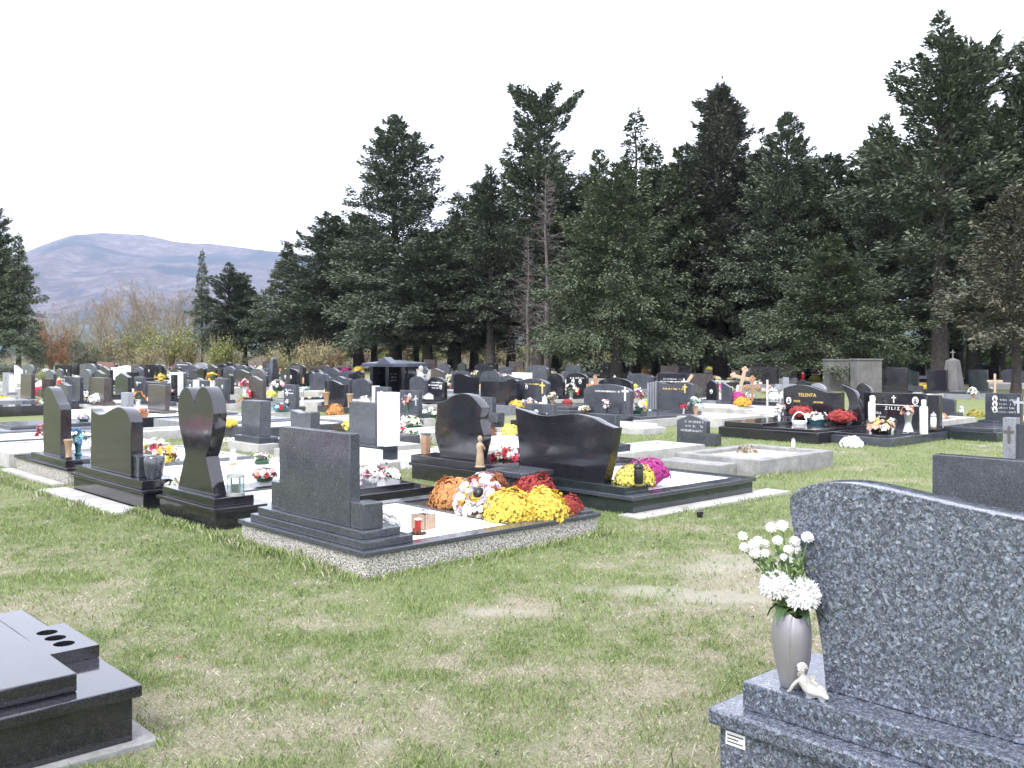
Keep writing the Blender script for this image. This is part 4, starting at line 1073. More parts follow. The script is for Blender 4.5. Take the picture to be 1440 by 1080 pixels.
# ------------------------------------------------------------------ the other graves, one by one
def ex_pillar(px_side, mat, w_, h_):
    def f(t, w, h, z, th):
        x = (w / 2 + w_ / 2 + .002) * px_side
        part('side_pillar', MB().box(x - w_ / 2, -th / 2 - .02, z, x + w_ / 2, th / 2 + .02, z + h * h_), mat, t, .004)
    return f
def ex_white_cross_panel(t, w, h, z, th):
    m = MB(); m.box(-w / 2 - .07, -th / 2 - .02, z - .05, -w / 2 - .002, th / 2 + .02, z + h + .07); m.box(w / 2 + .002, -th / 2 - .02, z - .05, w / 2 + .07, th / 2 + .02, z + h + .07); m.box(-w / 2, -th / 2 - .02, z + h + .002, w / 2, th / 2 + .02, z + h + .07)
    part('white_surround', m, 'white_marble', t, .004)
def ex_book(t, w, h, z, th):
    for i in range(4):
        x = w / 2 + .04 + i * .05
        part('stone_page', MB().box(x - .022, -.03 + i * .03, z, x + .022, .10 + i * .03, z + h * (1.0 - .02 * i)), 'pale_granite', t, .004)
def ex_block(sx):
    def f(t, w, h, z, th):
        part('side_block', MB().box(sx * (w / 2 + .11) - .1, -.08, z, sx * (w / 2 + .11) + .1, .1, z + h * .38), 'grey_granite', t, .004)
    return f
BK, GR, BR, GG = 'black_granite', 'grey_granite', 'brown_granite', 'green_granite'
G = grave
# second and third rows, backs to us
G(360, 563, 42, .81, 'flat', GR, 'B', 'grey block headstone with a red flower pot showing over its top', d=15.65, th=.2, tier=.1, kerb='concrete', bh=.14)
G(429, 577, 42, .74, 'concave', GR, 'B', 'pale grey back of a headstone with sagging top behind the first slab', d=14.2, th=.16, bh=.16)
G(520, 566, 48, .85, 'flat', GR, 'B', 'slate headstone joined to a tall white marble pillar', d=13.4, th=.12, kerb='white_marble', bh=.12, tier=.20, bl=1.6,
  extra=None)
G(179, 552, 18, .88, 'flat', 'pale_granite', 'B', 'small pale grey block showing over the wavy headstone', d=17.5)
G(223, 541, 31, .84, 'flat', BR, 'B', 'brownish back of a tall slab left of the heart', d=22.3, kerb='old_concrete')
G(222, 538, 36, .86, 'flat', GR, 'F', 'low wide ledge stone directly behind the brownish slab', d=26)
G(104, 530, 27, .9, 'flat', GR, 'B', 'blue grey back of a slab above the wavy headstone', d=27, kerb='old_concrete')
G(142, 531, 29, .9, 'flat', BR, 'B', 'brown back of a thick slab with a light right edge', d=26, th=.2)
G(39, 526, 21, .95, 'flat', BR, 'B', 'dark brown slab just above the high shouldered headstone', d=28)
G(11, 524, 15, .9, 'flat', 'pale_granite', 'F', 'light grey stone with white side at the far left', d=32, extra=ex_pillar(-1, 'white_marble', .14, .9))
G(40, 512, 18, 1.0, 'round', GR, 'F', 'round topped dark stone in the back row near the left shrubs', d=46, faces=[(.1, .5)])
G(26, 514, 12, .95, 'slant', 'white_marble', 'F', 'white slanted stone beside the left shrubs', d=44)
G(89, 513, 24, .9, 'flat', BK, 'F', 'black slab with three white ovals in the back left', d=52, faces=[(-.3, .5), (0, .5), (.3, .5)])
G(123, 511, 30, .95, 'round', GR, 'F', 'large round arched grey stone in the back left', d=55, cross=(.1, .3, .3, 'white_paint'))
G(137, 512, 15, .92, 'arch', GR, 'F', 'narrow grey stone touching the large round arch', d=53)
G(149, 509, 26, .95, 'flat', 'red_granite', 'F', 'reddish granite stone in the back left', d=62)
G(170, 514, 28, .9, 'wave', 'white_marble', 'F', 'white wave topped stone on a red granite slab', d=48, bed='slab', kerb='red_granite', text='photo_dark', rows=1)
G(197, 530, 17, .9, 'flat', GR, 'F', 'small grey stone with an oval portrait beside the orange flowers', d=27, faces=[(.1, .7)], text='white_paint', rows=1)
G(248, 527, 15, .9, 'flat', BK, 'F', 'dark panel stone in a broad white surround', d=29.5, extra=ex_white_cross_panel, kerb='white_marble')
G(270, 535, 15, .8, 'flat', GR, 'F', 'little grey stone beside a slim white post', d=27, extra=ex_pillar(-1, 'white_marble', .08, 1.05), faces=[(0, .7)])
G(288, 535, 15, .8, 'flat', GR, 'F', 'little grey stone right of the slim white post', d=26.5, faces=[(0, .7)])
G(313, 532, 21, .85, 'flat', GR, 'F', 'plain grey stone bearing a single portrait right of the heart', d=27, faces=[(-.15, .6)])
G(207, 513, 22, .9, 'flat', BK, 'F', 'black slab with portraits left of the yellow potted flowers', d=52, faces=[(-.2, .5), (.25, .5)])
G(226, 513, 17, .9, 'round', BK, 'F', 'black round stone behind the yellow potted flowers', d=50)
G(257, 509, 29, .95, 'round', GR, 'F', 'wide grey arched stone against the bare hedge', d=60, text='white_paint', rows=1)
G(283, 510, 18, .95, 'arch', 'pale_granite', 'F', 'pale grey arched stone against the bare hedge', d=58)
G(313, 509, 25, .98, 'wave', BK, 'F', 'black curling stone against the dark conifers', d=60)
G(344, 520, 24, .9, 'wave_right', BK, 'F', 'shiny black wave stone among white flowers', d=38)
G(362, 529, 25, .9, 'wave', BR, 'B', 'dark brown wave stone behind the red flower pot', d=28, faces=[])
G(374, 518, 14, .95, 'flat', GR, 'F', 'slim grey stone left of the dark obelisk', d=38, text='white_paint', rows=2)
G(408, 518, 28, .95, 'arch', BK, 'F', 'black arched stone with two white portraits right of the obelisk', d=38, faces=[(-.12, .5), (.2, .5)])
G(417, 512, 27, 1.0, 'arch', BK, 'F', 'black low arch stone further behind the two portrait stone', d=48)
G(410, 541, 22, .8, 'flat', GR, 'F', 'grey stone with white writing and one portrait behind the sagging headstone', d=23.5, text='white_paint', faces=[(.2, .6)])
G(449, 523, 28, .9, 'shield', GR, 'B', 'grey shield shaped back left of the black shouldered stone', d=34)
G(495, 521, 35, .9, 'shield', GR, 'B', 'grey shield shaped back left of the roofed tomb', d=36, bed='slab', kerb=GR)
G(475, 535, 30, .85, 'wave', BK, 'B', 'black glossy stone with curved shoulder between tan vases', d=25.5, bed='slab', kerb=GR)
G(452, 513, 23, 1.0, 'wave', GR, 'F', 'grey wavy stone before the autumn bush', d=45)
G(539, 544, 23, .8, 'flat', GR, 'F', 'dark grey stone with oval portrait behind the white marble pillar', d=22, faces=[(0, .72)], text='white_paint', rows=1, extra=ex_pillar(1, 'white_marble', .10, 1.03))
G(578, 549, 32, .75, 'flat', GR, 'F', 'low grey stone with a small portrait left of the curvy black headstone', d=21, faces=[(-.05, .75)], cross=(.38, .35, .22, 'grey_paint'), text='grey_paint')
G(614, 518, 25, .95, 'gable', BR, 'F', 'pinkish brown stone right of the angel', d=38)
G(615, 530, 28, .9, 'arch', BK, 'F', 'black inscribed stone with portrait above the curvy headstone', d=27, faces=[(-.3, .55)], text='white_paint', rows=3)
G(647, 522, 25, .9, 'flat', GR, 'F', 'grey stone with red flowers against its foot', d=35, text='white_paint', rows=3)
G(685, 519, 29, .95, 'wave', BK, 'F', 'black stone with white rimmed wavy top', d=38, cross=(.35, .4, .3, 'white_paint'), faces=[(0, .45), (-.25, .45)])
G(680, 511, 26, 1.0, 'arch', BK, 'F', 'dark arched stone at the edge of the trees', d=50)
G(734, 524, 29, .9, 'flat', 'white_marble', 'B', 'plain white slab among dark stones', d=32)
G(752, 532, 44, .88, 'arch', GR, 'F', 'dark arch with a gold cross and gold line of writing', d=26, cross=(.36, .35, .32, 'gold_paint'), text='gold_paint', rows=1, faces=[(.22, .62)], th=.16)
G(782, 525, 26, .95, 'round', BK, 'F', 'glossy black round stone right of the gold cross arch', d=29.5)
G(677, 558, 41, .75, 'flat', GR, 'F', 'grey slab with white cross and portrait behind the brown flower ball', d=18.6, cross=(.2, .38, .24, 'grey_paint'), faces=[(-.12, .6)], text='grey_paint', rows=1, extra=ex_block(-1))
G(761, 568, 46, .75, 'flat', GR, 'F', 'dark slab just behind the rolling top of the wide headstone', d=15.4, cross=(.3, .5, .12, 'grey_paint'), faces=[(.08, .7)])
G(850, 582, 44, .71, 'flat', GR, 'B', 'dark slab directly behind the right end of the wide headstone', d=14)
G(812, 524, 32, .95, 'arch', BK, 'F', 'black arched stone with two portraits left of the wooden cross', d=30, faces=[(.15, .6), (-.2, .6)], text='white_paint', rows=1)
G(855, 540, 70, .9, 'arch', GR, 'F', 'very wide grey arch with white name and white cross', d=21, cross=(.40, .45, .3, 'white_paint'), text='white_paint', rows=1, bed='slab', kerb=BK, bl=2.1)
G(866, 531, 50, .95, 'arch', BK, 'F', 'plain black arch peeping over the very wide grey arch', d=25.5)
G(951, 537, 52, .9, 'book', GR, 'F', 'charcoal stone with gold writing and striped open pages', d=22, cross=(.30, .62, .2, 'gold_paint'), text='gold_paint', rows=1, extra=ex_book, bed='slab', kerb='concrete', bl=2.1)
G(947, 525, 46, .95, 'flat', BK, 'F', 'long black stone with white cross behind the leaning stick', d=29, cross=(.38, .35, .3, 'white_paint'), text='white_paint', rows=2)
G(975, 583, 47, .52, 'gable', GR, 'F', 'small dark gabled slab standing alone in the grass', d=16.6, bh=.0, tier=.02, bed='none', text='grey_paint', rows=3, extra=ex_block(-1))
G(1130, 534, 40, .95, 'gable', BK, 'F', 'black gabled stone peeping out left above the wide black tomb', d=23.5, text='white_paint', rows=1)
G(1150, 539, 26, .95, 'arch', 'pale_granite', 'F', 'pale grey rounded stone behind the wide black tomb', d=22.5)
G(1216, 538, 30, .95, 'fin', BK, 'F', 'black curved fin stone between the two inscribed tombs', d=20.5)
G(1412, 553, 54, .8, 'flat', GR, 'F', 'grey slab with a column of three round portraits on the right', d=18.6, faces=[(.22, .80), (.22, .60), (.22, .40)], text='grey_paint', rows=4, cross=(.42, .3, .3, 'grey_paint'), bed='slab', kerb=GG)
G(1320, 555, 50, .62, 'slant', GR, 'F', 'low grey slanted tablet behind the white candle', d=21.5, bed='slab', kerb=GR, bl=1.4)
G(1002, 534, 18, .8, 'gable', BK, 'F', 'small dark house shaped stone left of the big wooden cross', d=27, faces=[(0, .4)])
G(1022, 537, 14, .8, 'slant', GR, 'F', 'small slanted stone left of the big wooden cross', d=26)
G(1318, 520, 30, 1.0, 'flat', BK, 'F', 'black slab right of the thick trunk among the trees', d=34)
G(1262, 517, 30, 1.0, 'flat', BK, 'F', 'broad black slab left of the thick trunk among the trees', d=33)
G(1376, 520, 28, 1.0, 'flat', GG, 'F', 'dark stone with light ledge under the right trees', d=34, bed='slab', kerb='pale_granite')
# low concrete graves in the middle right
def low_bed(px, py, wu, wv, h, kerb, fill, label, inner=.14):
    o = thing('grave', label, 'grave', gp(px, py), TH)
    part('kerb', MB().ring(0, 0, wu, wv, inner, -.05, h), kerb, o, .008)
    part('gravel_bed', MB().box(inner + .002, inner + .002, 0, wu - inner - .002, wv - inner - .002, h - .03), fill, o)
low_bed(1015, 602, 1.6, 2.1, .20, 'concrete', 'white_gravel', 'low pale concrete grave frame nearest the small gabled slab')
low_bed(1022, 588, 1.5, 2.1, .24, 'concrete', 'white_gravel', 'low pale concrete grave frame behind the nearest one')
low_bed(1045, 578, 1.6, 2.4, .25, 'pale_granite', 'white_gravel', 'raised pale grave covered with pots below the big wooden cross')
low_bed(1100, 592, 1.8, 2.3, .22, 'concrete', 'white_gravel', 'low concrete frame just behind the wide black tomb')
def small_tomb(px, py, wu, wv, h, mat, label, slab=None):
    o = thing('grave', label, 'grave', gp(px, py), TH)
    part('base_slab', MB().box(0, 0, -.05, wu, wv, h), mat, o, .01)
    part('cover_slab', MB().box(.12, .12, h + .001, wu - .12, wv - .12, h + .07), slab or mat, o, .01)
small_tomb(1105, 582, 2.2, 1.9, .22, BK, 'flat black cover slab with pale flowers right of the yellow pot')
small_tomb(905, 612, .7, 1.9, .12, 'concrete', 'thin concrete strip grave in front of the open page stone', 'white_marble')
small_tomb(735, 640, 1.7, 1.5, .16, 'white_marble', 'white marble flat grave holding the brown and yellow flower balls', 'white_marble')
small_tomb(800, 592, 1.9, 1.7, .24, GR, 'grey flat tomb with pink and yellow flower balls along its edge')
# more beds and cover slabs between the left rows
def at_bed(u, v, wu, wv, h, kerb, fill, label):
    o = thing('grave', label, 'grave', uv(u, v), TH)
    part('kerb', MB().ring(0, 0, wu, wv, .13, -.05, h), kerb, o, .008)
    part('gravel_bed', MB().box(.132, .132, 0, wu - .132, wv - .132, h - .03), fill, o)
at_bed(.1, 8.75, 2.3, 1.9, .2, 'concrete', 'white_gravel', 'pale gravel bed cut by the left edge beyond the high shouldered headstone')
at_bed(.1, 10.9, 2.3, 1.9, .2, GR, 'white_gravel', 'second pale gravel bed cut by the left edge')
small_tomb(8, 622, 2.0, 1.5, .2, 'pale_granite', 'pale granite flat tomb at the left edge under the yellow chrysanthemum', GR)
at_bed(4.6, 10.2, 2.2, 1.6, .22, GR, 'white_gravel', 'white gravel bed in front of the brownish slab')
at_bed(4.3, 12.2, 2.2, 1.8, .22, 'pale_granite', 'white_gravel', 'pale granite bed showing between the two left headstones')
at_bed(4.2, 14.4, 2.2, 1.8, .22, BK, 'white_gravel', 'dark rimmed bed showing left of the wavy headstone top')
at_bed(4.0, 16.6, 2.2, 1.8, .22, 'white_marble', 'white_gravel', 'white bed behind the high shouldered headstone')
at_bed(3.9, 7.3, 2.2, 1.0, .2, GR, 'white_gravel', 'narrow grey rimmed gravel bed behind the heart')
at_bed(2.6, 4.6, 1.1, 1.6, .16, 'concrete', 'white_gravel', 'short white bed behind the first slab headstone')
# the row in front of the first one, just outside the left edge of the picture
def side_row():
    for i, (v, w, h, g, shp) in enumerate(((.9, 1.7, .95, GR, 'arch'), (3.0, 1.6, .9, BK, 'flat'), (5.0, 1.7, 1.0, GR, 'wave'), (7.1, 1.7, .9, BR, 'flat'), (9.3, 1.8, .95, BK, 'arch'))):
        o = thing('grave', 'white gravel grave with upright stone just outside the left edge', 'grave', uv(-5.1, v + w / 2), RZ_BACK, 'graves outside the left edge')
        part('kerb', MB().ring(-w / 2, -.25, w / 2, 2.3, .14, -.05, .24), g, o, .006); part('gravel_bed', MB().box(-w / 2 + .142, .2, 0, w / 2 - .142, 2.158, .22), 'white_gravel', o)
        headstone(o, shp, w * .6, h - .24, .12, .241, g); part('plinth', MB().box(-w / 2 + .142, -.10, 0, w / 2 - .142, .198, .2405), g, o)
        for k in range(3):
            c = ['white', 'yellow', 'red', 'pink', 'white', 'orange', 'magenta'][(i * 2 + k) % 7]
            mum(uv(-4.6 + k * .6, v + w * (.3 + .2 * k), .22), .45, c, c + ' flower mound on a grave just outside the left edge', False, None, k, .9, c + ' mounds outside the left edge')
side_row()
# white marble pillar of the slate headstone is a part of its grave
def white_pillar():
    t = [o for o in bpy.data.objects if o.get('label', '').startswith('slate headstone')][0]
    part('white_pillar', MB().box(.33, -.11, .321, .53, .13, 1.05), 'white_marble', t, .006)
    part('white_step', MB().box(-.62, -.30, .0, .66, -.245, .30), 'white_marble', t, .006)
    hs = [c for c in t.children if c.name.startswith('headstone')][0]; hs.location.x = -.10
white_pillar()
def pavilion():
    o = thing('roofed_tomb', 'black roofed tomb like a small open pavilion with a peaked canopy', 'tomb', at(556, 31), RZ_FRONT + radians(18)); o.scale = (.66, .8, 1)
    part('base_slab', MB().box(-1.25, -.8, -.05, 1.25, 1.0, .22), BK, o, .01)
    part('rear_wall', MB().box(-1.1, -.55, .221, 1.1, -.42, 1.13), BK, o, .006)
    part('side_wall', MB().box(-1.1, -.418, .221, -1.0, .40, 1.13), BK, o, .006); part('side_wall', MB().box(1.0, -.418, .221, 1.1, .40, 1.13), BK, o, .006)
    for x in (-.95, .0, .95): part('column', MB().box(x - .09, .42, .221, x + .09, .56, 1.13), BK, o, .006)
    m = MB()
    m.add([(-1.35, -.75, 1.132), (1.35, -.75, 1.132), (1.35, .75, 1.132), (-1.35, .75, 1.132), (-1.35, -.75, 1.24), (1.35, -.75, 1.24), (1.35, .75, 1.24), (-1.35, .75, 1.24), (-.3, 0, 1.34), (.3, 0, 1.34)],
          [(0, 3, 2, 1), (0, 1, 5, 4), (1, 2, 6, 5), (2, 3, 7, 6), (3, 0, 4, 7), (4, 5, 9, 8), (6, 7, 8, 9), (5, 6, 9), (7, 4, 8)])
    part('roof', m, 'slate_blue', o, .008)
    part('gable', MB().prism([(-.5, 0), (.5, 0), (0, .24)], .30, .80, 1.20), 'slate_blue', o, .004)
    inscription(o, .5, -.4185, .85, .5, 3, 'grey_paint', .06, 5)
flat('slate_blue', (0.05, 0.06, 0.085), 0.25)
pavilion()
statue(gp(540, 543, .32), .86, 'white_paint', 'white robed statue standing before the roofed tomb')
statue(gp(592, 558, .2), .98, 'figure_stone', 'tall pale stone angel right of the roofed tomb', True)
statue(gp(675, 657, .30), .36, 'gilt_stone', 'small golden brown robed figurine at the right foot of the curvy headstone', False, RZ_BACK)
statue(gp(781, 590, .38), .20, 'white_paint', 'tiny white statuette on the dark slab behind the wide headstone')
statue(gp(313, 566, .12), .32, 'white_paint', 'tiny white statuette before the plain grey portrait stone')
statue(gp(833, 560, .25), .50, 'white_paint', 'white statuette among pots at the very wide grey arch')
def obelisk(px, d, h, w0, mat, label, cr=False):
    o = thing('obelisk', label, 'obelisk', at(px, d), RZ_FRONT)
    part('pedestal', MB().box(-w0 * .9, -w0 * .9, -.05, w0 * .9, w0 * .9, .25), mat, o, .01)
    m = MB(); a, b = w0 * .55, w0 * .32
    m.add([(-a, -a, .251), (a, -a, .251), (a, a, .251), (-a, a, .251), (-b, -b, h - .1), (b, -b, h - .1), (b, b, h - .1), (-b, b, h - .1), (0, 0, h)],
          [(0, 3, 2, 1), (0, 1, 5, 4), (1, 2, 6, 5), (2, 3, 7, 6), (3, 0, 4, 7), (4, 5, 8), (5, 6, 8), (6, 7, 8), (7, 4, 8)])
    part('shaft', m, mat, o, .006)
    if cr: small_cross(o, 0, 0, h - .02, .3, mat)
obelisk(385, 45, 1.36, .36, BK, 'slim dark obelisk rising above the back rows')
obelisk(1340, 34, 1.40, .55, 'dark_plaster', 'weathered grey obelisk with cross under the right trees', True)
# plain masonry tombs standing between the trunks
def mausoleum(px, d, w, h, label):
    o = thing('tomb_wall', label, 'tomb', at(px, d), radians(6))
    part('wall', MB().box(-w / 2, 0, -.05, w / 2, .6, h), 'dark_plaster', o, .02)
    part('coping', MB().box(-w / 2 - .04, -.04, h + .001, w / 2 + .04, .64, h + .06), 'dark_plaster', o, .01)
mausoleum(1223, 37, 1.0, 1.28, 'wide weathered plaster tomb wall between the right tree trunks')
mausoleum(1180, 39, .85, 1.25, 'narrower weathered plaster tomb wall left of the wide one')
# crosses
grave_cross(at(1036, 27, .2), .98, 'pale_wood', 'big pale wooden cross with budded ends leaning right', radians(172), radians(-14), True, .27, .05)
grave_cross(at(837, 24, .1), .92, 'wood', 'plain brown wooden cross behind the very wide grey arch', radians(172), 0, False, .24, .05, 'white_paint')
grave_cross(at(1058, 26, .0), .92, 'wood', 'small brown wooden cross right of the leaning budded cross', radians(172), 0, True, .16, .03)
grave_cross(at(1105, 22.5, .15), .86, 'pale_granite', 'pale grey stone cross beside the black gabled stone', radians(172), 0, False, .28, .075)
grave_cross(at(940, 24.5, .1), 1.10, 'pale_wood', 'pale leaning wooden stick cross behind the gold lettered stone', radians(172), radians(-33), False, .10, .035)
grave_cross(at(1079, 23.5, .12), .80, 'figure_stone', 'slim white cross amid white flowers right of the yellow pot', radians(172), 0, False, .18, .03)
grave_cross(at(1399, 31, .1), .8, 'pale_wood', 'wooden cross with flowers behind the three portrait slab', radians(172), 0, False, .3, .04)
# ------------------------------------------------------------------ flowers, lanterns and vases laid on the graves
SUP = []
bpy.context.view_layer.update()
for o in list(bpy.data.objects):
    if o.get('category') in ('grave', 'pedestal', 'tomb'):
        for ch in o.children:
            bb = [Vector(b_) for b_ in ch.bound_box]; x0, x1 = min(b_.x for b_ in bb), max(b_.x for b_ in bb); y0, y1 = min(b_.y for b_ in bb), max(b_.y for b_ in bb); z1 = max(b_.z for b_ in bb)
            if ch.name.split('.')[0] in ('kerb', 'rim') and any('bed' in c.name for c in o.children): w_ = .12; SUP += [(o, x0, y0, x1, y0 + w_, z1), (o, x0, y1 - w_, x1, y1, z1), (o, x0, y0, x0 + w_, y1, z1), (o, x1 - w_, y0, x1, y1, z1)]
            elif z1 < .5: SUP.append((o, x0, y0, x1, y1, z1))
SUP = [(o.location.x, o.location.y, cos(o.rotation_euler.z), sin(o.rotation_euler.z), a, b_, c_, d_, z) for o, a, b_, c_, d_, z in SUP]
def support(x, y):
    best = 0.0
    for ox, oy, c, s, x0, y0, x1, y1, z in SUP:
        dx, dy = x - ox, y - oy; lx = dx * c + dy * s
        if x0 <= lx <= x1 and y0 <= -dx * s + dy * c <= y1 and z > best: best = z
    return best
def rest(px, pyb, zs, d=None):
    """where a thing whose foot shows at (px, pyb) stands: on the stone below it, else on the ground"""
    if d: p = at(px, d); return at(px, d, support(p.x, p.y)), d
    best = None
    for z in (zs, .34, .30, .26, .22, .19, .16, .12, .06, 0.0):
        dd = F * (CH - z) / (pyb - HY); p = at(px, dd); s = support(p.x, p.y); e = abs(s - z)
        if best is None or e < best[0] - .02: best = (e, dd, s)
    return at(px, best[1], best[2]), best[1]
def fl(kind, px, pyb, wpx, cols, label, zs=.18, d=None, near=False, **kw):
    loc, d = rest(px, pyb, zs, d); w = wpx * d / F
    kw.setdefault('var', int(px) % 7); kw.setdefault('rz', (px * 1.7) % 6.28)
    if kind == 'mum': return mum(loc, w, cols, label, near, **kw)
    return bunch(loc, w, cols, label, near, shape=kind, **kw)
# on the pebble dashed grave
def g1(u, v, z=.165): return uv(u, v, z)
mum(g1(1.88, 1.27), .48, 'orange', 'full orange chrysanthemum mound, largest of the orange ones', True, None, 1, .95)
mum(g1(2.12, 1.10), .44, 'rust', 'rusty brown chrysanthemum mound peeping behind the orange mound', True, None, 2, 1.25)
mum(g1(1.93, 1.0), .34, 'yellow', 'small yellow chrysanthemum mound squeezed beside the orange mound', True, None, 3, 1.15)
w_ = bunch(g1(1.66, .68, .32), .46, ['white', 'white', 'white', 'pale pink', 'white', 'lilac'], 'white flower wreath with dark hollow centre between orange and yellow mums', True, None, 1, 'ring')
w_.rotation_euler = (radians(52), 0, RZ_BACK + radians(10))
link('wreath_centre', MB().ball((.02, .06, .13), .11, 12, 7, (1, 1, .7)).mesh('wreath_centre', 'black_plastic', 0, 60), w_)
mum(g1(1.72, .36), .46, 'yellow', 'bright yellow chrysanthemum mound left of two at the front corner', True, None, 4, 1.0)
mum(g1(1.98, .22), .44, 'yellow', 'golden yellow chrysanthemum mound at the right front corner', True, None, 5, 1.05)
mum(g1(2.22, .56), .46, 'red', 'dark red chrysanthemum mound behind the yellow ones', True, None, 6, 1.3)
mum(g1(2.30, .22), .30, 'red', 'smaller red chrysanthemum mound at the far right corner', True, None, 0, 1.0)
bunch(g1(.62, .72, .177), .38, ['white', 'turquoise', 'pale pink', 'white', 'white'], 'white and turquoise artificial flowers lying beside the right stone block', True, None, 2, 'low', None, 'silver_leaf')
bunch(g1(.75, .98, .177), .36, ['white', 'white', 'lilac'], 'frosted white artificial flowers lying behind the slab headstone', True, None, 5, 'low', None, 'silver_leaf')
def red_ornament():
    o = thing('red_boot_ornament', 'little red boot shaped candle with greenery on the white gravel', 'ornament', g1(.74, .36, .177), RZ_BACK); o.scale = (.66, .66, .72)
    part('boot', MB().prism([(-.07, 0), (.03, 0), (.035, .15), (-.02, .15), (-.02, .065), (-.07, .055)], -.03, .03), 'red_paint', o, .01)
    part('cuff', MB().box(-.024, -.034, .151, .04, .034, .168), 'white_paint', o, .004)
    stuff(link('greenery', dome_leaves('leaf', True, 2, .34, .02, 90), o, (.0, .0, 0), 0, .26))
    part('dish', MB().lathe([(0, -.0), (.10, 0), (.11, .012), (0, .012)], (.0, 0, -.006), 16), 'black_plastic', o)
flat('red_paint', (0.36, 0.025, 0.022), 0.35)
red_ornament()
def wood_basket():
    o = thing('wooden_basket', 'small slatted wooden planter with a dry grey plant on white gravel', 'basket', g1(.92, .52, .177), RZ_BACK + .15)
    for i in range(6):
        part('slat', MB().box(-.075 + i * .025, -.065, 0, -.053 + i * .025, -.058, .12), 'pale_wood', o)
        part('slat', MB().box(.076, -.057 + i * .02, 0, .083, -.040 + i * .02, .12), 'pale_wood', o)
    part('planter_body', MB().box(-.074, -.0575, .002, .0755, .062, .108), 'soil', o)
    stuff(link('dry_plant', dome_leaves('silver_leaf', True, 4, .40, .1, 110), o, (-.01, 0, .10), 0, .17))
wood_basket()
# heart grave and its neighbours
fl('low', 532, 690, 78, ['white', 'white', 'white', 'pale pink', 'pink'], 'large white flower cushion with pink roses on the black slab behind the first headstone', .21, near=True, holder='green_plastic')
fl('low', 498, 686, 26, ['pale pink', 'pink', 'white'], 'pink rose posy tucked behind the first headstone', .21, near=True)
bunch(uv(.40, 3.80, .20), .42, ['white', 'white', 'cream', 'white', 'salmon'], 'white round flower cushion leaning between the wavy headstone and the heart', True, None, 3, 'low')
fl('tall', 224, 648, 62, ['cream', 'white', 'peach', 'pale pink', 'yellow', 'crimson'], 'mixed cream and pink bunch between the wavy headstone and the heart', .19, near=True, holder=None)
def round_pot():
    t = thing('round_pot', 'dark rounded stone pot at the right foot of the wavy headstone', 'pot', uv(.20, 4.10, .302), 0)
    part('pot', MB().lathe([(0, 0), (.07, 0), (.085, .03), (.10, .12), (.105, .20), (.09, .225), (.075, .225), (.07, .19), (0, .19)], seg=18), 'grey_granite', t, 0, 40)
round_pot()
def glass_lantern(loc, h, w, label, frame_mat='brass'):
    t = thing('glass_lantern', label, 'lantern', loc, RZ_BACK)
    part('foot', MB().lathe([(0, 0), (w * .52, 0), (w * .5, h * .12), (w * .44, h * .16), (0, h * .16)], seg=12), frame_mat, t, 0, 40)
    for k in range(6):
        a = k * pi / 3
        m = MB(); r = w * .46
        m.add([(r * cos(a + .06), r * sin(a + .06), h * .162), (r * cos(a + pi / 3 - .06), r * sin(a + pi / 3 - .06), h * .162), (r * cos(a + pi / 3 - .06), r * sin(a + pi / 3 - .06), h * .80), (r * cos(a + .06), r * sin(a + .06), h * .80),
               (.96 * r * cos(a + .06), .96 * r * sin(a + .06), h * .162), (.96 * r * cos(a + pi / 3 - .06), .96 * r * sin(a + pi / 3 - .06), h * .162), (.96 * r * cos(a + pi / 3 - .06), .96 * r * sin(a + pi / 3 - .06), h * .80), (.96 * r * cos(a + .06), .96 * r * sin(a + .06), h * .80)],
              [(0, 1, 2, 3), (7, 6, 5, 4), (0, 4, 5, 1), (2, 6, 7, 3), (1, 5, 6, 2), (0, 3, 7, 4)])
        part('pane', m, 'clear_glass', t)
        part('post', MB().tube([(r * cos(a), r * sin(a), h * .162), (r * cos(a), r * sin(a), h * .80)], w * .03, 5), frame_mat, t)
    part('roof', MB().lathe([(0, h * .802), (w * .52, h * .802), (w * .5, h * .88), (w * .36, h * .96), (0, h)], seg=12), frame_mat, t, 0, 40)
    part('candle', MB().lathe([(0, h * .162), (w * .2, h * .162), (w * .2, h * .5), (0, h * .5)], seg=10), 'white_glass', t, 0, 40)
flat('greenish_metal', (0.30, 0.31, 0.28), 0.4, .6)
glass_lantern(uv(.30, 2.52, .286), .21, .16, 'glass sided round lantern at the right foot of the heart', 'greenish_metal')
fl('low', 372, 676, 40, ['salmon', 'white', 'red', 'pale pink'], 'basket of red and white roses left of the first headstone', .19, near=True)
fl('low', 368, 652, 34, ['white', 'cream', 'pale pink'], 'whitish posy behind the rose basket left of the first headstone', .19)
lantern(gp(328, 653, .19), .22, 'white', 'white candle lantern standing on the bright gravel right of the heart')
def urn(loc, h, mat, label, sq=False):
    t = thing('urn', label, 'urn', loc, RZ_BACK)
    if sq:
        part('urn_body', MB().box(-h * .22, -h * .16, 0, h * .22, h * .16, h), mat, t, .012)
        part('urn_rim', MB().box(-h * .25, -h * .19, h + .001, h * .25, h * .19, h * 1.06), 'grey_granite', t, .006)
    else:
        part('urn_body', MB().lathe([(0, 0), (.16 * h, 0), (.17 * h, .05 * h), (.14 * h, .1 * h), (.17 * h, .45 * h), (.22 * h, .85 * h), (.26 * h, .95 * h), (.24 * h, h), (.19 * h, .97 * h), (.15 * h, .6 * h), (0, .6 * h)], seg=14), mat, t, 0, 40)
        part('urn_foot', MB().lathe([(0, -.06 * h), (.2 * h, -.06 * h), (.2 * h, -.001), (0, -.001)], seg=14), 'black_plastic', t)
    return t
urn(uv(.20, 6.66, .31), .22, 'brown_ceramic', 'brown ceramic urn right of the high shouldered headstone')
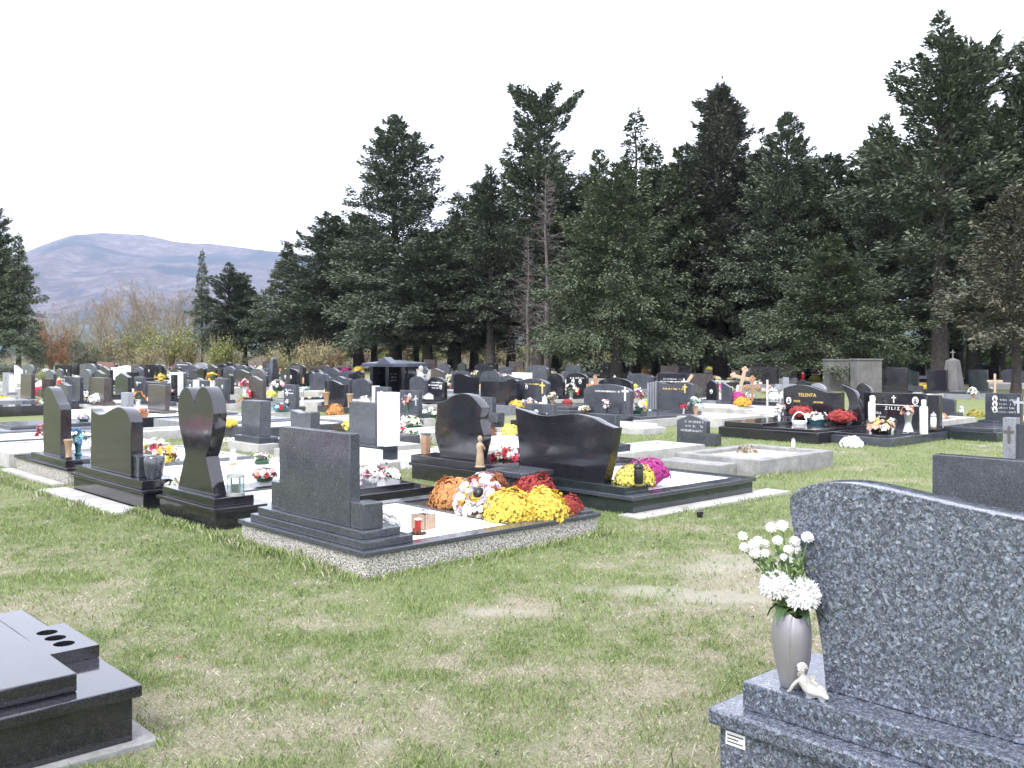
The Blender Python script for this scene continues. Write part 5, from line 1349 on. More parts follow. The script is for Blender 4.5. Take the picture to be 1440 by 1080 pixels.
urn(uv(.28, 7.70, .30), .24, 'brown_ceramic', 'tall tan urn left of the high shouldered headstone')
urn(uv(3.68, 4.04, .30), .25, 'brown_ceramic', 'square tan stone vase at the left foot of the curvy headstone', True)
bunch(uv(.28, 7.70, .50), .33, ['pink', 'pink', 'pale pink', 'crimson'], 'pink flowers with green leaves above the tall tan urn', True, None, 3, 'tall')
fl('tall', 110, 640, 36, ['blue', 'turquoise', 'blue', 'lilac'], 'blue artificial bunch between the two left headstones', .2, d=12.2, holder='teal_plastic')
def square_vase(u, v, z, w, h, label, mat='pale_granite'):
    t = thing('square_vase', label, 'vase', uv(u, v, z), RZ_BACK)
    part('vase_body', MB().box(-w / 2, -w / 2, 0, w / 2, w / 2, h), mat, t, .006)
    part('vase_rim', MB().box(-w / 2 - .008, -w / 2 - .008, h + .001, w / 2 + .008, w / 2 + .008, h + .02), mat, t, .004)
square_vase(.16, 5.62, .301, .10, .20, 'light stone square vase left of the wavy headstone')
square_vase(.18, 4.33, .301, .15, .20, 'grey stone square vase right of the wavy headstone', 'grey_granite')
# curvy and wide headstones
fl('low', 716, 655, 60, ['crimson', 'crimson', 'white', 'pale pink', 'red'], 'red rose and white arrangement behind the granite pedestal', .30, near=True, holder='black_plastic')
fl('low', 583, 620, 60, ['white', 'white', 'white', 'cream'], 'white trailing flower cover beside the marble pillar', .22, holder=None)
fl('low', 577, 606, 46, ['white', 'white', 'cream'], 'white flower patch left of the square tan vase', .30, holder='green_plastic')
fl('mum', 893, 698, 56, 'lemon', 'pale yellow chrysanthemum beside the black lantern of the wide headstone', .19, near=True, d=9.75)
fl('mum', 912, 693, 58, 'magenta', 'magenta chrysanthemum in a clay pot on the wide grave', .19, near=True, pot='terracotta', d=10.1)
lantern(uv(3.56, .46, .275), .25, 'black', 'black lantern at the right foot of the wide headstone')
fl('mum', 686, 613, 24, 'brown', 'round brown flower ball on the white marble grave', .22, near=False, squash=.95)
fl('mum', 717, 612, 26, 'lemon', 'round lemon flower ball on the white marble grave', .22, near=False, squash=.95)
fl('low', 660, 605, 34, ['white', 'white', 'cream'], 'white flower posy right of the curvy headstone top', .24)
# block headstones of the second row
fl('mum', 357, 592, 28, 'red', 'red chrysanthemum showing over the grey block headstone', .22, pot='teal_plastic', squash=.9, d=17.2)
fl('tall', 404, 612, 20, ['salmon', 'salmon', 'red'], 'salmon flowers left of the sagging headstone', .18, d=16)
fl('low', 460, 600, 26, ['peach', 'salmon', 'white'], 'peach flowers right of the sagging headstone', .22, d=15.4)
fl('low', 480, 612, 28, ['crimson', 'white', 'lilac'], 'speckled pink wreath right of the sagging headstone', .22, d=14.8)
fl('low', 425, 600, 26, ['white', 'white', 'cream'], 'white bunch above the sagging headstone', .22, d=19)
fl('tall', 490, 606, 26, ['lemon', 'yellow'], 'lime yellow flowers left of the slate headstone', .2, d=16)
fl('mum', 508, 596, 26, 'amber', 'amber flowers just above the slate headstone', .2, d=18.4)
fl('mum', 471, 583, 24, 'orange', 'orange flower ball before the black shouldered stone', .22, squash=1.1)
fl('tall', 552, 612, 26, ['olive', 'amber', 'yellow'], 'olive yellow bunch right of the marble pillar', .2, d=15.6)
fl('tall', 563, 602, 22, ['crimson', 'white', 'white'], 'crimson and white flowers left of the low portrait stone', .2, d=17.5)
fl('tall', 574, 592, 22, ['red', 'salmon', 'pink'], 'red bunch above the marble pillar', .22, d=21)
fl('low', 604, 575, 32, ['white', 'cream', 'white'], 'white bunch beside the black inscribed stone', .22, d=23)
urn(at(492, 23.5, .24), .34, 'brown_ceramic', 'tan vase right of the black shouldered stone')
urn(at(459, 24.5, .24), .34, 'brown_ceramic', 'tan vase left of the black shouldered stone')
# left middle field
rows = [
 ('mum', 4, 570, 26, 'yellow', 'yellow chrysanthemum at the far left edge', .22),
 ('mum', 57, 556, 26, 'crimson', 'crimson flower ball above the high shouldered headstone', .3),
 ('mum', 75, 554, 22, 'lemon', 'lemon flower ball beside the crimson one', .3),
 ('low', 72, 578, 46, ['white', 'cream', 'peach', 'white'], 'wide cream and white flower cover behind the high shouldered headstone', .24),
 ('low', 88, 545, 26, ['turquoise', 'white'], 'white and turquoise bunch in the left field', .3),
 ('low', 96, 556, 26, ['pink', 'white', 'salmon'], 'pink and white bunch near the black three oval slab', .26),
 ('tall', 120, 571, 20, ['white', 'white'], 'white flowers between the two left slab backs', .2),
 ('low', 118, 590, 20, ['white', 'lilac'], 'white and lilac flowers below the left slab backs', .2),
 ('tall', 66, 560, 16, ['maroon', 'pink'], 'dark pink flowers among the left rows', .3),
 ('low', 178, 563, 40, ['white', 'cream', 'white'], 'long white flower cover above the pale grey block', .24),
 ('tall', 194, 573, 24, ['orange', 'orange', 'rust'], 'tall orange flowers left of the brownish slab', .2),
 ('low', 200, 586, 26, ['salmon', 'peach', 'rust'], 'salmon basket flowers left of the brownish slab', .2),
 ('mum', 170, 534, 22, 'lemon', 'lemon flowers on the red granite slab', .34),
 ('low', 180, 538, 20, ['pink', 'pale pink'], 'pink flowers on the red granite slab', .34),
 ('tall', 226, 543, 17, ['yellow', 'yellow', 'lemon'], 'yellow flowers in a red pot above the brownish slab', .2),
 ('low', 246, 566, 30, ['white', 'turquoise', 'white'], 'whitish green flowers just left of the heart', .22),
 ('low', 244, 556, 22, ['pale pink', 'pink'], 'pale pink flowers under the dark panel stone', .24),
 ('tall', 298, 548, 24, ['amber', 'orange', 'yellow'], 'amber orange flowers among small grey stones', .2),
 ('low', 276, 552, 16, ['salmon', 'peach'], 'salmon flowers by the slim white post', .24),
 ('mum', 324, 598, 20, 'yellow', 'yellow flower on the right shoulder of the heart', .2),
 ('ring', 327, 622, 26, ['white', 'white', 'white'], 'white wreath with a dark centre right of the heart', .22),
 ('low', 332, 540, 22, ['white', 'white', 'cream'], 'white flowers left of the shiny wave stone', .26),
 ('tall', 344, 556, 22, ['crimson', 'pink'], 'crimson flowers leaning on the brown wave stone', .2),
 ('low', 347, 560, 10, ['peach', 'cream'], 'peach flowers left of the red flower pot', .3),
 ('low', 378, 562, 12, ['cream', 'peach'], 'cream flowers right of the red flower pot', .3),
 ('low', 391, 548, 30, ['pink', 'pale pink', 'white'], 'pink flower cushion right of the slim grey stone', .28),
 ('low', 394, 580, 26, ['turquoise', 'blue', 'crimson'], 'blue green bunch right of the grey block headstone', .22),
 ('tall', 404, 572, 9, ['white', 'white'], 'single white bloom beside the white writing stone', .22),
 ('low', 416, 546, 14, ['white', 'pale pink'], 'small white posy in front of the two portrait arch', .24),
 ('tall', 433, 548, 14, ['white', 'white'], 'white bouquet left of the grey shield back', .24),
 ('low', 430, 556, 26, ['turquoise', 'white', 'leafy'], 'green white spray under the grey shield back', .2),
 ('mum', 469, 536, 14, 'salmon', 'salmon flower ball between the two shield backs', .35),
 ('low', 446, 560, 20, ['cream', 'peach'], 'cream flowers at the foot of the grey shield back', .24),
 ('mum', 504, 523, 16, 'yellow', 'yellow flowers in front of the autumn bush', .35),
 ('low', 587, 532, 18, ['cream', 'lemon'], 'cream flowers held by the stone angel', .9),
 ('tall', 634, 545, 18, ['cream', 'white', 'lemon'], 'cream flowers left of the grey red flowered stone', .24),
 ('mum', 647, 548, 28, 'red', 'wide red chrysanthemum at the foot of a grey stone', .26),
 ('low', 652, 560, 18, ['white', 'white'], 'white posy over the curvy headstone top', .24),
 ('tall', 661, 550, 10, ['salmon', 'pink'], 'small salmon flowers right of the red chrysanthemum', .24),
 ('low', 680, 549, 36, ['crimson', 'pink', 'white', 'red'], 'long crimson and pink row of flowers before the white rimmed stone', .28),
 ('tall', 668, 535, 14, ['white', 'cream'], 'white bunch left of the white rimmed stone', .4),
 ('tall', 711, 552, 26, ['white', 'cream', 'salmon'], 'white and salmon bunch left of the plain white slab', .24),
 ('mum', 708, 577, 24, 'pale pink', 'pale pink flower ball on the grey flat tomb', .28),
 ('mum', 727, 577, 22, 'yellow', 'yellow flower ball on the grey flat tomb', .28),
 ('low', 744, 573, 26, ['white', 'lilac', 'white'], 'lilac and white flowers right of the yellow ball on the grey tomb', .28),
 ('tall', 777, 568, 18, ['peach', 'cream', 'peach'], 'peach flowers in a dark vase right of the gold cross arch', .24),
 ('tall', 803, 562, 22, ['white', 'peach', 'cream'], 'pale tall spray left of the very wide grey arch', .24),
 ('mum', 798, 566, 14, 'red', 'red flowers left of the very wide grey arch', .26),
 ('mum', 814, 562, 18, 'lemon', 'lemon flower ball under the two portrait arch', .26),
 ('mum', 834, 576, 24, 'olive', 'olive brown flower ball at the left of the wide grey arch', .26),
 ('low', 822, 580, 20, ['white', 'cream'], 'white low flowers left on the wide grey arch grave', .26),
 ('tall', 852, 580, 22, ['pale pink', 'white', 'salmon'], 'pink and white bunch in the middle of the wide grey arch', .26),
 ('tall', 858, 560, 16, ['white', 'white'], 'white bouquet against the face of the wide grey arch', .28),
 ('mum', 877, 580, 30, 'white', 'big white flower dome before the wide grey arch', .26),
 ('tall', 895, 574, 26, ['maroon', 'brown', 'lilac'], 'maroon and lilac bunch right of the white dome', .26),
 ('mum', 910, 572, 22, 'yellow', 'yellow chrysanthemum left of the striped stone pages', .28),
 ('low', 898, 556, 36, ['white', 'lemon', 'pale pink'], 'white and lemon cluster over the right end of the wide grey arch', .3),
 ('low', 890, 584, 40, ['white', 'pale pink', 'turquoise', 'white'], 'low white and turquoise row in front of the white dome', .26),
 ('low', 923, 588, 36, ['white', 'turquoise', 'lilac'], 'white flowers in a teal bowl below the striped pages', .26),
 ('low', 950, 586, 40, ['peach', 'white', 'peach'], 'peach flower carpet below the gold lettered stone', .26),
 ('tall', 961, 580, 14, ['crimson', 'crimson'], 'crimson flowers with hoop handle below the gold lettered stone', .26),
 ('tall', 978, 583, 26, ['white', 'white', 'turquoise'], 'white bunch in a tan vase right of the gold lettered stone', .2),
 ('mum', 992, 568, 18, 'rust', 'rust coloured chrysanthemum left of the white bunch below the wooden cross', .26),
 ('low', 1010, 567, 28, ['white', 'pale pink', 'white'], 'white flower heap below the big wooden cross', .26),
 ('low', 1010, 556, 26, ['pink', 'pale pink'], 'pink flower heap behind the white heap below the wooden cross', .30),
 ('mum', 1036, 562, 24, 'magenta', 'magenta chrysanthemum at the foot of the big wooden cross', .28),
 ('tall', 1024, 566, 12, ['orange', 'peach'], 'orange flowers left of the magenta chrysanthemum', .26),
 ('mum', 1044, 574, 24, 'amber', 'amber chrysanthemum in a dark pot below the magenta one', .2),
 ('low', 1054, 562, 20, ['white', 'lilac'], 'white and lilac posy right of the magenta chrysanthemum', .24),
 ('low', 990, 551, 24, ['cream', 'lemon'], 'cream flowers above the white bunch in the tan vase', .34),
 ('tall', 1080, 565, 22, ['salmon', 'white', 'peach'], 'salmon and white bunch hung on the slim white cross', .2),
 ('tall', 1220, 582, 18, ['salmon', 'pink', 'peach'], 'salmon pink bunch left of the white lettered headstone', .22),
 ('tall', 1208, 588, 18, ['white', 'cream'], 'white bunch right of the second red chrysanthemum', .26),
 ('low', 1238, 609, 44, ['peach', 'white', 'lemon', 'salmon'], 'peach and white basket on the white lettered grave', .2),
 ('mum', 1198, 628, 30, 'white', 'white flower ball tipped onto the grass at the white lettered grave', .0),
 ('tall', 1255, 604, 16, ['white', 'white'], 'white lilies in front of the white lettering', .2),
 ('mum', 1372, 586, 22, 'olive', 'olive green plant ball left of the three portrait slab', .22),
 ('low', 1325, 575, 20, ['white', 'white'], 'white flowers on the low slanted tablet', .26),
 ('mum', 1297, 548, 20, 'yellow', 'yellow flowers over the white lettered headstone', .5),
 ('low', 1325, 548, 40, ['crimson', 'salmon', 'pink'], 'crimson and pink hedge of flowers behind the low slanted tablet', .5),
 ('tall', 1368, 560, 18, ['white', 'white'], 'white flowers left of the three portrait slab', .3),
 ('low', 1380, 556, 20, ['cream', 'peach'], 'cream flowers behind the three portrait slab', .4),
 ('mum', 1436, 596, 26, 'yellow', 'yellow flowers cut by the right edge behind the cross pillar', .35),
 ('mum', 1376, 529, 12, 'yellow', 'small yellow flowers on the light ledge under the trees', .5),
 ('mum', 1143, 527, 16, 'maroon', 'dark pink flower ball among the trees above the wide black tomb', .6),
 ('mum', 1146, 535, 16, 'olive', 'olive flower ball below the dark pink one among the trees', .6),
 ('mum', 1190, 530, 10, 'yellow', 'small yellow flowers between the plaster tomb walls', .5),
 ('mum', 1316, 528, 8, 'yellow', 'small yellow flowers right of the thick trunk', .5),
]
FC['leafy'] = (0.10, 0.17, 0.06)
for r in rows:
    kind, px, pyb, wpx, cols, label, zs = r
    kw = {}
    if kind == 'low': kw['holder'] = R.choice(['green_plastic', 'teal_plastic', 'black_plastic', 'terracotta'])
    if kind == 'tall': kw['holder'] = R.choice(['brown_ceramic', 'grey_granite', 'porcelain', 'steel', 'pewter'])
    if 'red pot' in label: kw['holder'] = 'red_paint'
    if 'tan vase' in label: kw['holder'] = 'brown_ceramic'
    if 'teal bowl' in label: kw['holder'] = 'teal_plastic'
    if kind == 'ring': kw['holder'] = None
    if kind == 'tall':   # bloom height counts from the foot of the vase
        pass
    if 'dark pot' in label: kw['pot'] = 'black_plastic'
    fl(kind, px, pyb, wpx, cols, label, zs, **kw)
def on_tomb(x, y, z): return at(1157, 18.75) + V * x - U * y + Vector((0, 0, z))
mum(on_tomb(.20, .46, .301), .46, 'red', 'left red chrysanthemum on the wide black tomb', False, 'black_plastic', 2, .85).scale = (.44, .44, .36)
mum(on_tomb(-.66, .50, .246), .50, 'red', 'right red chrysanthemum on the wide black tomb', False, 'black_plastic', 4, .8).scale = (.48, .48, .40)
bunch(on_tomb(-.22, .62, .246), .50, ['white', 'pale pink', 'cream', 'white'], 'white and pink bowl between the two red chrysanthemums', False, 'teal_plastic', 1, 'low')
bunch(on_tomb(.62, .55, .301), .26, ['white', 'white'], 'white bunch standing on the wide black tomb', False, 'porcelain', 2, 'tall')
bunch(on_tomb(.80, .20, .321), .26, ['pink', 'pale pink'], 'pink bunch at the left end of the wide black tomb', False, 'grey_granite', 3, 'tall')
def hoop(loc, w, label):
    t = thing('basket_handle', label, 'basket', loc, radians(170)); m = MB()
    m.tube([(cos(a) * w / 2, 0, .04 + sin(a) * w * .7) for a in np.linspace(0, pi, 12)], .012, 5); part('hoop', m, 'white_paint', t, 0, 60)
    part('tray', MB().lathe([(0, 0), (w * .5, 0), (w * .55, .05), (w * .5, .06), (0, .06)], seg=14), 'white_paint', t, 0, 40)
hoop(on_tomb(-.05, .95, .246), .26, 'white hoop handled basket on the wide black tomb')
# candles and lanterns
def lant(px, pyb, hpx, kind, label, zs=.2):
    loc, d = rest(px, pyb, zs); return lantern(loc, hpx * d / F, kind, label)
def vot(px, pyb, hpx, label, zs=.2, mat='white_paint'):
    loc, d = rest(px, pyb, zs); return votive(loc, hpx * d / F, label, mat)
vot(1299, 607, 48, 'tall white memorial candle right of the white lettered headstone', .21)
vot(1226, 598, 43, 'white column candle left of the white lettered headstone', .21)
lant(1313, 603, 24, 'white', 'frosted glass lantern right of the tall white memorial candle')
lant(1262, 612, 22, 'red', 'red glass lantern on the white lettered grave')
lant(1394, 590, 16, 'red', 'red glass lantern before the three portrait slab', .22)
lant(1399, 593, 14, 'white', 'white glass lantern before the three portrait slab', .22)
lant(766, 578, 20, 'white', 'white lantern in front of the gold cross arch', .26)
lant(1100, 567, 18, 'white', 'white pointed lantern beside the grey stone cross', .2)
lant(735, 604, 16, 'white', 'dark based lantern beside the lemon flower ball', .2)
lant(867, 578, 14, 'red', 'red lantern left of the big white flower dome', .26)
lant(1352, 586, 16, 'white', 'white candle on the low slanted tablet grave', .22)
lant(1090, 566, 22, 'white', 'white spired lantern left of the pale grey stone cross', .2)
def wine_vase():
    t = thing('vase_of_flowers', 'clear fluted vase with brownish pink flowers on the white lettered grave', 'vase of flowers', gp(1277, 607, .2), 0)
    s = 26 * t.location.y / F
    part('vase', MB().lathe([(0, 0), (.3 * s, 0), (.26 * s, .1 * s), (.16 * s, .45 * s), (.2 * s, .85 * s), (.3 * s, s), (.25 * s, s), (.14 * s, .6 * s), (0, .6 * s)], seg=14), 'steel', t, 0, 40)
    stuff(link('blooms', mix_blooms(['salmon', 'rust', 'pale pink'], False, 4, 'tall'), t, (0, 0, s * .95), 0, .3))
wine_vase()
# the vase with white chrysanthemums and the cherub on the nearest grave
def fg(x, y, z): return Vector((0.70, 3.44, 0)) + Vector((cos(RZ_BACK), sin(RZ_BACK), 0)) * x + U * y + Vector((0, 0, z))
def big_vase():
    base = fg(.25, .15, .431)
    t = thing('vase_of_flowers', 'silvery grey tulip shaped vase holding white chrysanthemums beside the closest headstone', 'vase of flowers', base, 0); t.scale = (1.1, 1.1, 1.1)
    prof = [(.036, 0), (.040, .004), (.044, .03), (.056, .085), (.064, .14), (.063, .19), (.056, .225), (.051, .24)]
    seg = 96; vs = []; fs = []
    full = prof + [(.046, .238), (.052, .19), (.05, .12), (.02, .10)]
    for i in range(seg):
        a = 2 * pi * i / seg
        for r, z in full:
            fold = .93 + .14 * (1 - (((a - radians(243)) * 3 / (2 * pi) - (z - .12) * .9) % 1)) ** 1.6 * min(1, z / .05)
            notch = .012 * cos(3 * a + 1.2) if z > .22 else 0
            vs.append((r * fold * cos(a), r * fold * sin(a), z + notch))
    n = len(full)
    for i in range(seg):
        j = (i + 1) % seg
        fs += [(i * n + k, j * n + k, j * n + k + 1, i * n + k + 1) for k in range(n - 1)]
    fs += [tuple(i * n for i in range(seg))[::-1], tuple(i * n + n - 1 for i in range(seg))]
    m = MB(); m.add(vs, fs); part('vase', m, 'pewter', t, 0, 50)
    rng = np.random.default_rng(5)
    def pompom(c, r, k):
        p = fib(k, -.55); q = np.array(c) + p * r * .72
        tip = np.vstack([quadset(3, .0, 1.0, .22, .7)]) if k > 100 else np.vstack([quadset(4, .0, 1.0, .34, .45)])
        v = orient(tip, q, p + rng.normal(size=p.shape) * .12 + np.array([0, 0, .15]), rng.uniform(.7, 1.25, k) * r * (.40 if k > 100 else .42), rng)
        o = link('bloom', npmesh('bloom', v, 4, petal('white')), t)
        link('bloom_heart', MB().ball(c, r * .74, 10, 7).mesh('bloom_heart', 'petal_white', 0, 60), o)
    view = -base.normalized(); side = Vector((0.95, -.3, 0))
    def pt(dx, dzv, dep=0.0): p = Vector((1, 0, 0)) * dx + Vector((0, 1, 0)) * dep + Vector((0, 0, dzv)); return tuple(p)
    pompom(pt(-.058, .325, -.02), .047, 330); pompom(pt(.020, .300, -.045), .052, 360)
    sprig = [(-.155, .475), (-.150, .44), (-.125, .452), (-.09, .425), (-.075, .445), (-.035, .415), (-.05, .465), (-.06, .50), (-.035, .512), (.015, .455), (.02, .43), (-.005, .395), (-.105, .46),
             (-.12, .425), (.045, .475), (.03, .41), (.05, .44), (-.02, .44), (.06, .40)]
    m = MB()
    for i, (dx, zv) in enumerate(sprig):
        dep = rng.uniform(-.04, .05); r = rng.uniform(.013, .022)
        pompom(pt(dx, zv, dep), r, 26)
        m.tube([pt(0 + rng.uniform(-.02, .02), .22), pt(dx * .5, .22 + (zv - .22) * .6, dep * .5), pt(dx, zv - r * .6, dep)], [.0035, .003, .002], 5)
    for c in ((-.062, .330, -.02), (.022, .302, -.045)): m.tube([(0, 0, .2), (c[0], c[2], c[1] - .03)], .005, 6)
    part('stems', m, 'stem', t, 0, 50)
    k = 300; q = np.stack([rng.uniform(-.13, .06, k), rng.uniform(-.05, .05, k), rng.uniform(.23, .42, k)], 1)
    q[:, 0] *= (q[:, 2] - .17) / .25
    stuff(link('foliage', npmesh('foliage', orient(LEAFQ, q, rng.normal(size=(k, 3)) + np.array([-.2, -.6, .5]), rng.uniform(.016, .034, k), rng), 4, 'pale_leaf'), t))
    for a, l in ((-2.4, .09), (-.4, .11), (.2, .10), (-1.2, .08), (2.6, .08)):
        mm = MB(); d_ = Vector((cos(a), sin(a), 0)); p_ = Vector((-sin(a), cos(a), 0)); o_ = Vector((0, 0, .235))
        pts = [(0, 0, .018), (.3, .02, .026), (.6, .02, .022), (.85, .0, .012), (1, -.025, .001)]
        v_ = []; f_ = []
        for s_, z_, wd in pts: v_ += [o_ + d_ * l * s_ + p_ * wd + Vector((0, 0, z_ + .006)), o_ + d_ * l * s_ + Vector((0, 0, z_ - .002)), o_ + d_ * l * s_ - p_ * wd + Vector((0, 0, z_ + .006))]
        for i in range(4): f_ += [(i * 3, i * 3 + 1, i * 3 + 4, i * 3 + 3), (i * 3 + 1, i * 3 + 2, i * 3 + 5, i * 3 + 4)]
        mm.add(v_, f_); part('leaf', mm, 'leaf', t, 0, 60)
big_vase()
def cherub():
    t = thing('cherub_figurine', 'small white stone cherub reclining beside the grey vase', 'figurine', fg(.345, .108, .431), RZ_BACK + radians(8)); t.scale = (.66,) * 3
    b = [((-.01, 0, .034), (.040, .036), None), ((-.03, 0, .068), (.034, .030), 0), ((-.038, 0, .096), (.018, .016), 1), ((-.043, -.003, .105), (.012, .012), 2), ((-.046, -.004, .128), (.028, .027), 3), ((-.047, -.004, .150), (.021, .021), 4),
         ((.022, -.014, .030), (.030, .027), 0), ((.060, -.024, .036), (.022, .020), 6), ((.088, -.02, .020), (.014, .014), 7), ((.105, -.026, .014), (.010, .008), 8),
         ((.020, .018, .030), (.030, .027), 0), ((.052, .014, .05), (.022, .020), 10), ((.078, .006, .018), (.011, .010), 11), ((.094, .0, .012), (.010, .008), 12),
         ((-.052, -.024, .080), (.012, .012), 1), ((-.080, -.03, .048), (.010, .010), 14), ((-.098, -.034, .014), (.009, .009), 15), ((-.112, -.036, .009), (.008, .006), 16),
         ((-.018, .024, .080), (.012, .012), 1), ((.012, .020, .066), (.010, .010), 18), ((.034, .004, .062), (.008, .007), 19)]
    skin_figure('body', b, 'figure_stone', t, 2)
    m = MB()
    for i in range(26):
        a = i * 2.4; z = .2 + .8 * (i / 26); r_ = (1 - z * z) ** .5
        m.ball((-.046 + .0245 * r_ * cos(a), .002 + .0245 * r_ * sin(a), .133 + .026 * z), .0075, 6, 4)
    part('curls', m, 'figure_stone', t, 0, 60)
    m = MB(); m.ball((-.048, -.0285, .128), .005, 6, 4); m.ball((-.056, -.025, .135), .003, 5, 4); m.ball((-.040, -.025, .135), .003, 5, 4); m.ball((-.048, -.0255, .117), .0045, 6, 4, (1.5, .6, .6))
    part('face', m, 'figure_stone', t, 0, 60)
    for s in (-1, 1):
        m = MB(); m.prism(outline([[(0, 0), (.008, .02), (.028, .03), (.04, .022)], [(.04, .022), (.034, .004), (.02, -.012), (0, 0)]], s, 1, 5), .018, .026, .075, -.03 + s * .01)
        part('wing', m, 'figure_stone', t, .002)
cherub()
def little_lamp():
    t = thing('spotlight', 'small black ground lamp standing alone in the lawn', 'lamp', gp(984, 729), 0)
    part('lamp_body', MB().lathe([(0, 0), (.022, 0), (.025, .01), (.028, .045), (.02, .055), (0, .055)], seg=12), 'black_plastic', t, 0, 40)
    part('lamp_head', MB().tube([(-.03, 0, .058), (.03, -.01, .066)], [.02, .024], 10), 'black_plastic', t, 0, 40)
little_lamp()
# ------------------------------------------------------------------ distant rows: smaller stones and flowers
MW = {'black_granite': 'black', 'grey_granite': 'grey', 'brown_granite': 'brownish', 'green_granite': 'dark greenish'}
SW = {'flat': 'square topped', 'arch': 'arched', 'wave': 'wavy', 'round': 'round topped', 'shield': 'shouldered', 'wave_right': 'wave topped', 'gable': 'gabled'}
PREP = ('in', 'behind', 'of', 'with', 'beside', 'on', 'at', 'before', 'above', 'below', 'under', 'right', 'left', 'just', 'directly', 'joined', 'bearing', 'among', 'showing', 'seen', 'peeping', 'touching', 'against', 'between', 'further', 'rising')
def short(lab, n=8):
    w = lab.split()
    if len(w) <= n: return lab
    for i in range(n, 2, -1):
        if w[i] in PREP and w[i - 1] not in PREP: return ' '.join(w[:i])
    return ' '.join(w[:n])
def place_label(base, px, fallback):
    """a label of its own, told by the nearest named stone"""
    for r in sorted(REFS, key=lambda r: abs(r[0] - px))[:8]:
        side = 'left' if px < r[0] else 'right'
        for how in ('just ' + side + ' of the ', 'near the '):
            lab = base + ' ' + how + short(r[1], 16 - len(base.split()) - 5)
            if lab not in LABELS: return lab
    return fallback
def filler(n, x0, x1, y0, y1, zt0, zt1, label, group, word):
    protos = []
    rr = random.Random(n * 7 + int(x0))
    for i in range(n):
        px = rr.uniform(x0, x1); yt = rr.uniform(y0, y1); zt = rr.uniform(zt0, zt1)
        d = F * (CH - zt) / (yt - HY)
        if len(protos) < 10:
            sh = ['flat', 'arch', 'wave', 'round', 'flat', 'shield', 'wave_right', 'gable', 'flat', 'arch'][len(protos)]
            m = [BK, GR, BK, GR, BR, GR, BK, GG, BK, GR][len(protos)]
            desc = word + ' ' + MW[m] + ' ' + SW[sh] + ' stone'
            t = thing('distant_grave', place_label(desc, px, label), 'grave', at(px, d), RZ_FRONT, group)
            w = rr.uniform(.7, 1.2)
            headstone(t, sh, w, zt - .25, .12, .25, m, bevel=0, k=4)
            part('plinth', MB().box(-w / 2 - .12, -.2, -.05, w / 2 + .12, 1.8, .249), rr.choice([GR, BK, 'concrete', 'pale_granite']), t)
            protos.append((t, desc))
        else:
            p, desc = rr.choice(protos); t = p.copy(); COL.objects.link(t)
            for c in p.children:
                q = c.copy(); COL.objects.link(q); q.parent = t
            t.location = at(px, d); t.rotation_euler = (0, 0, rr.choice([RZ_FRONT, RZ_FRONT, RZ_BACK])); s = rr.uniform(.9, 1.1); t.scale = (s, s, s)
            tag(t, place_label(desc, px, label), 'grave', group)
def filler_flowers(n, x0, x1, y0, y1, label, group, wr=(9, 18), word='tiny'):
    protos = []; rr = random.Random(n + int(x0))
    cs = ['white', 'white', 'yellow', 'white', 'crimson', 'cream', 'pink', 'orange', 'white', 'lemon', 'salmon', 'magenta']
    for i in range(n):
        px = rr.uniform(x0, x1); pyb = rr.uniform(y0, y1); loc, d = rest(px, pyb, .24); w = rr.uniform(*wr) * d / F
        if len(protos) < 14:
            if len(protos) % 2: c = cs[len(protos) % 12]; desc = word + ' ' + c + ' flower ball'; t = mum(loc, w, c, place_label(desc, px, label), False, None, len(protos), .8, group)
            else: c = rr.choice(cs); desc = word + ' ' + c + ' flower bunch'; t = bunch(loc, w, [c, c, rr.choice(cs), 'white'], place_label(desc, px, label), False, 'green_plastic', len(protos), 'low', group)
            protos.append((t, desc))
        else:
            p, desc = rr.choice(protos); t = p.copy(); COL.objects.link(t)
            for c in p.children:
                q = c.copy(); COL.objects.link(q); q.parent = t
            t.location = loc; t.scale = (w,) * 3; tag(t, place_label(desc, px, label), p['category'], group)
filler(46, 60, 760, 510, 519, .85, 1.0, 'small distant headstone in the crowded rows before the far hedge', 'distant headstones before the hedge', 'distant')
filler(34, 800, 1440, 509, 518, .85, 1.0, 'small shaded headstone standing among the tree trunks', 'shaded headstones among the trunks', 'shaded')
filler_flowers(120, 0, 800, 519, 536, 'tiny flower bunch in the distant rows', 'tiny flowers in the distant rows', (8, 16))
filler_flowers(80, 790, 1440, 520, 550, 'tiny flower bunch among the shaded graves under the trees', 'tiny flowers under the trees', (8, 15), 'tiny shaded')
filler(18, 20, 1000, 522, 530, .82, .9, 'smallish headstone half hidden between the middle rows', 'half hidden headstones in the middle rows', 'half hidden')
filler_flowers(80, 0, 1100, 538, 572, 'little flower posy tucked between the middle rows', 'flower posies in the middle rows', (14, 24), 'small')
def filler_lanterns(n, x0, x1, y0, y1, group):
    protos = {}; rr = random.Random(n)
    for i in range(n):
        px = rr.uniform(x0, x1); pyb = rr.uniform(y0, y1); loc, d = rest(px, pyb, .24); k = rr.choice(['white', 'white', 'red', 'white', 'brass']); h = rr.uniform(10, 17) * d / F
        lab = place_label('small ' + {'white': 'white', 'red': 'red', 'brass': 'brass coloured'}[k] + ' grave candle', px, 'small grave candle in the middle rows')
        if k not in protos: protos[k] = lantern(loc, h, k, lab, group)
        else:
            p = protos[k]; t = p.copy(); COL.objects.link(t)
            for c in p.children: q = c.copy(); COL.objects.link(q); q.parent = t
            t.location = loc; t.scale = (h,) * 3; tag(t, lab, p['category'], group)
filler_lanterns(60, 10, 1120, 538, 575, 'candles in the middle rows')
filler_lanterns(36, 300, 1440, 524, 540, 'candles in the far rows')
filler(8, 0, 720, 531, 541, .80, .88, 'half hidden headstone in the middle rows', 'more half hidden headstones in the middle rows', 'low')
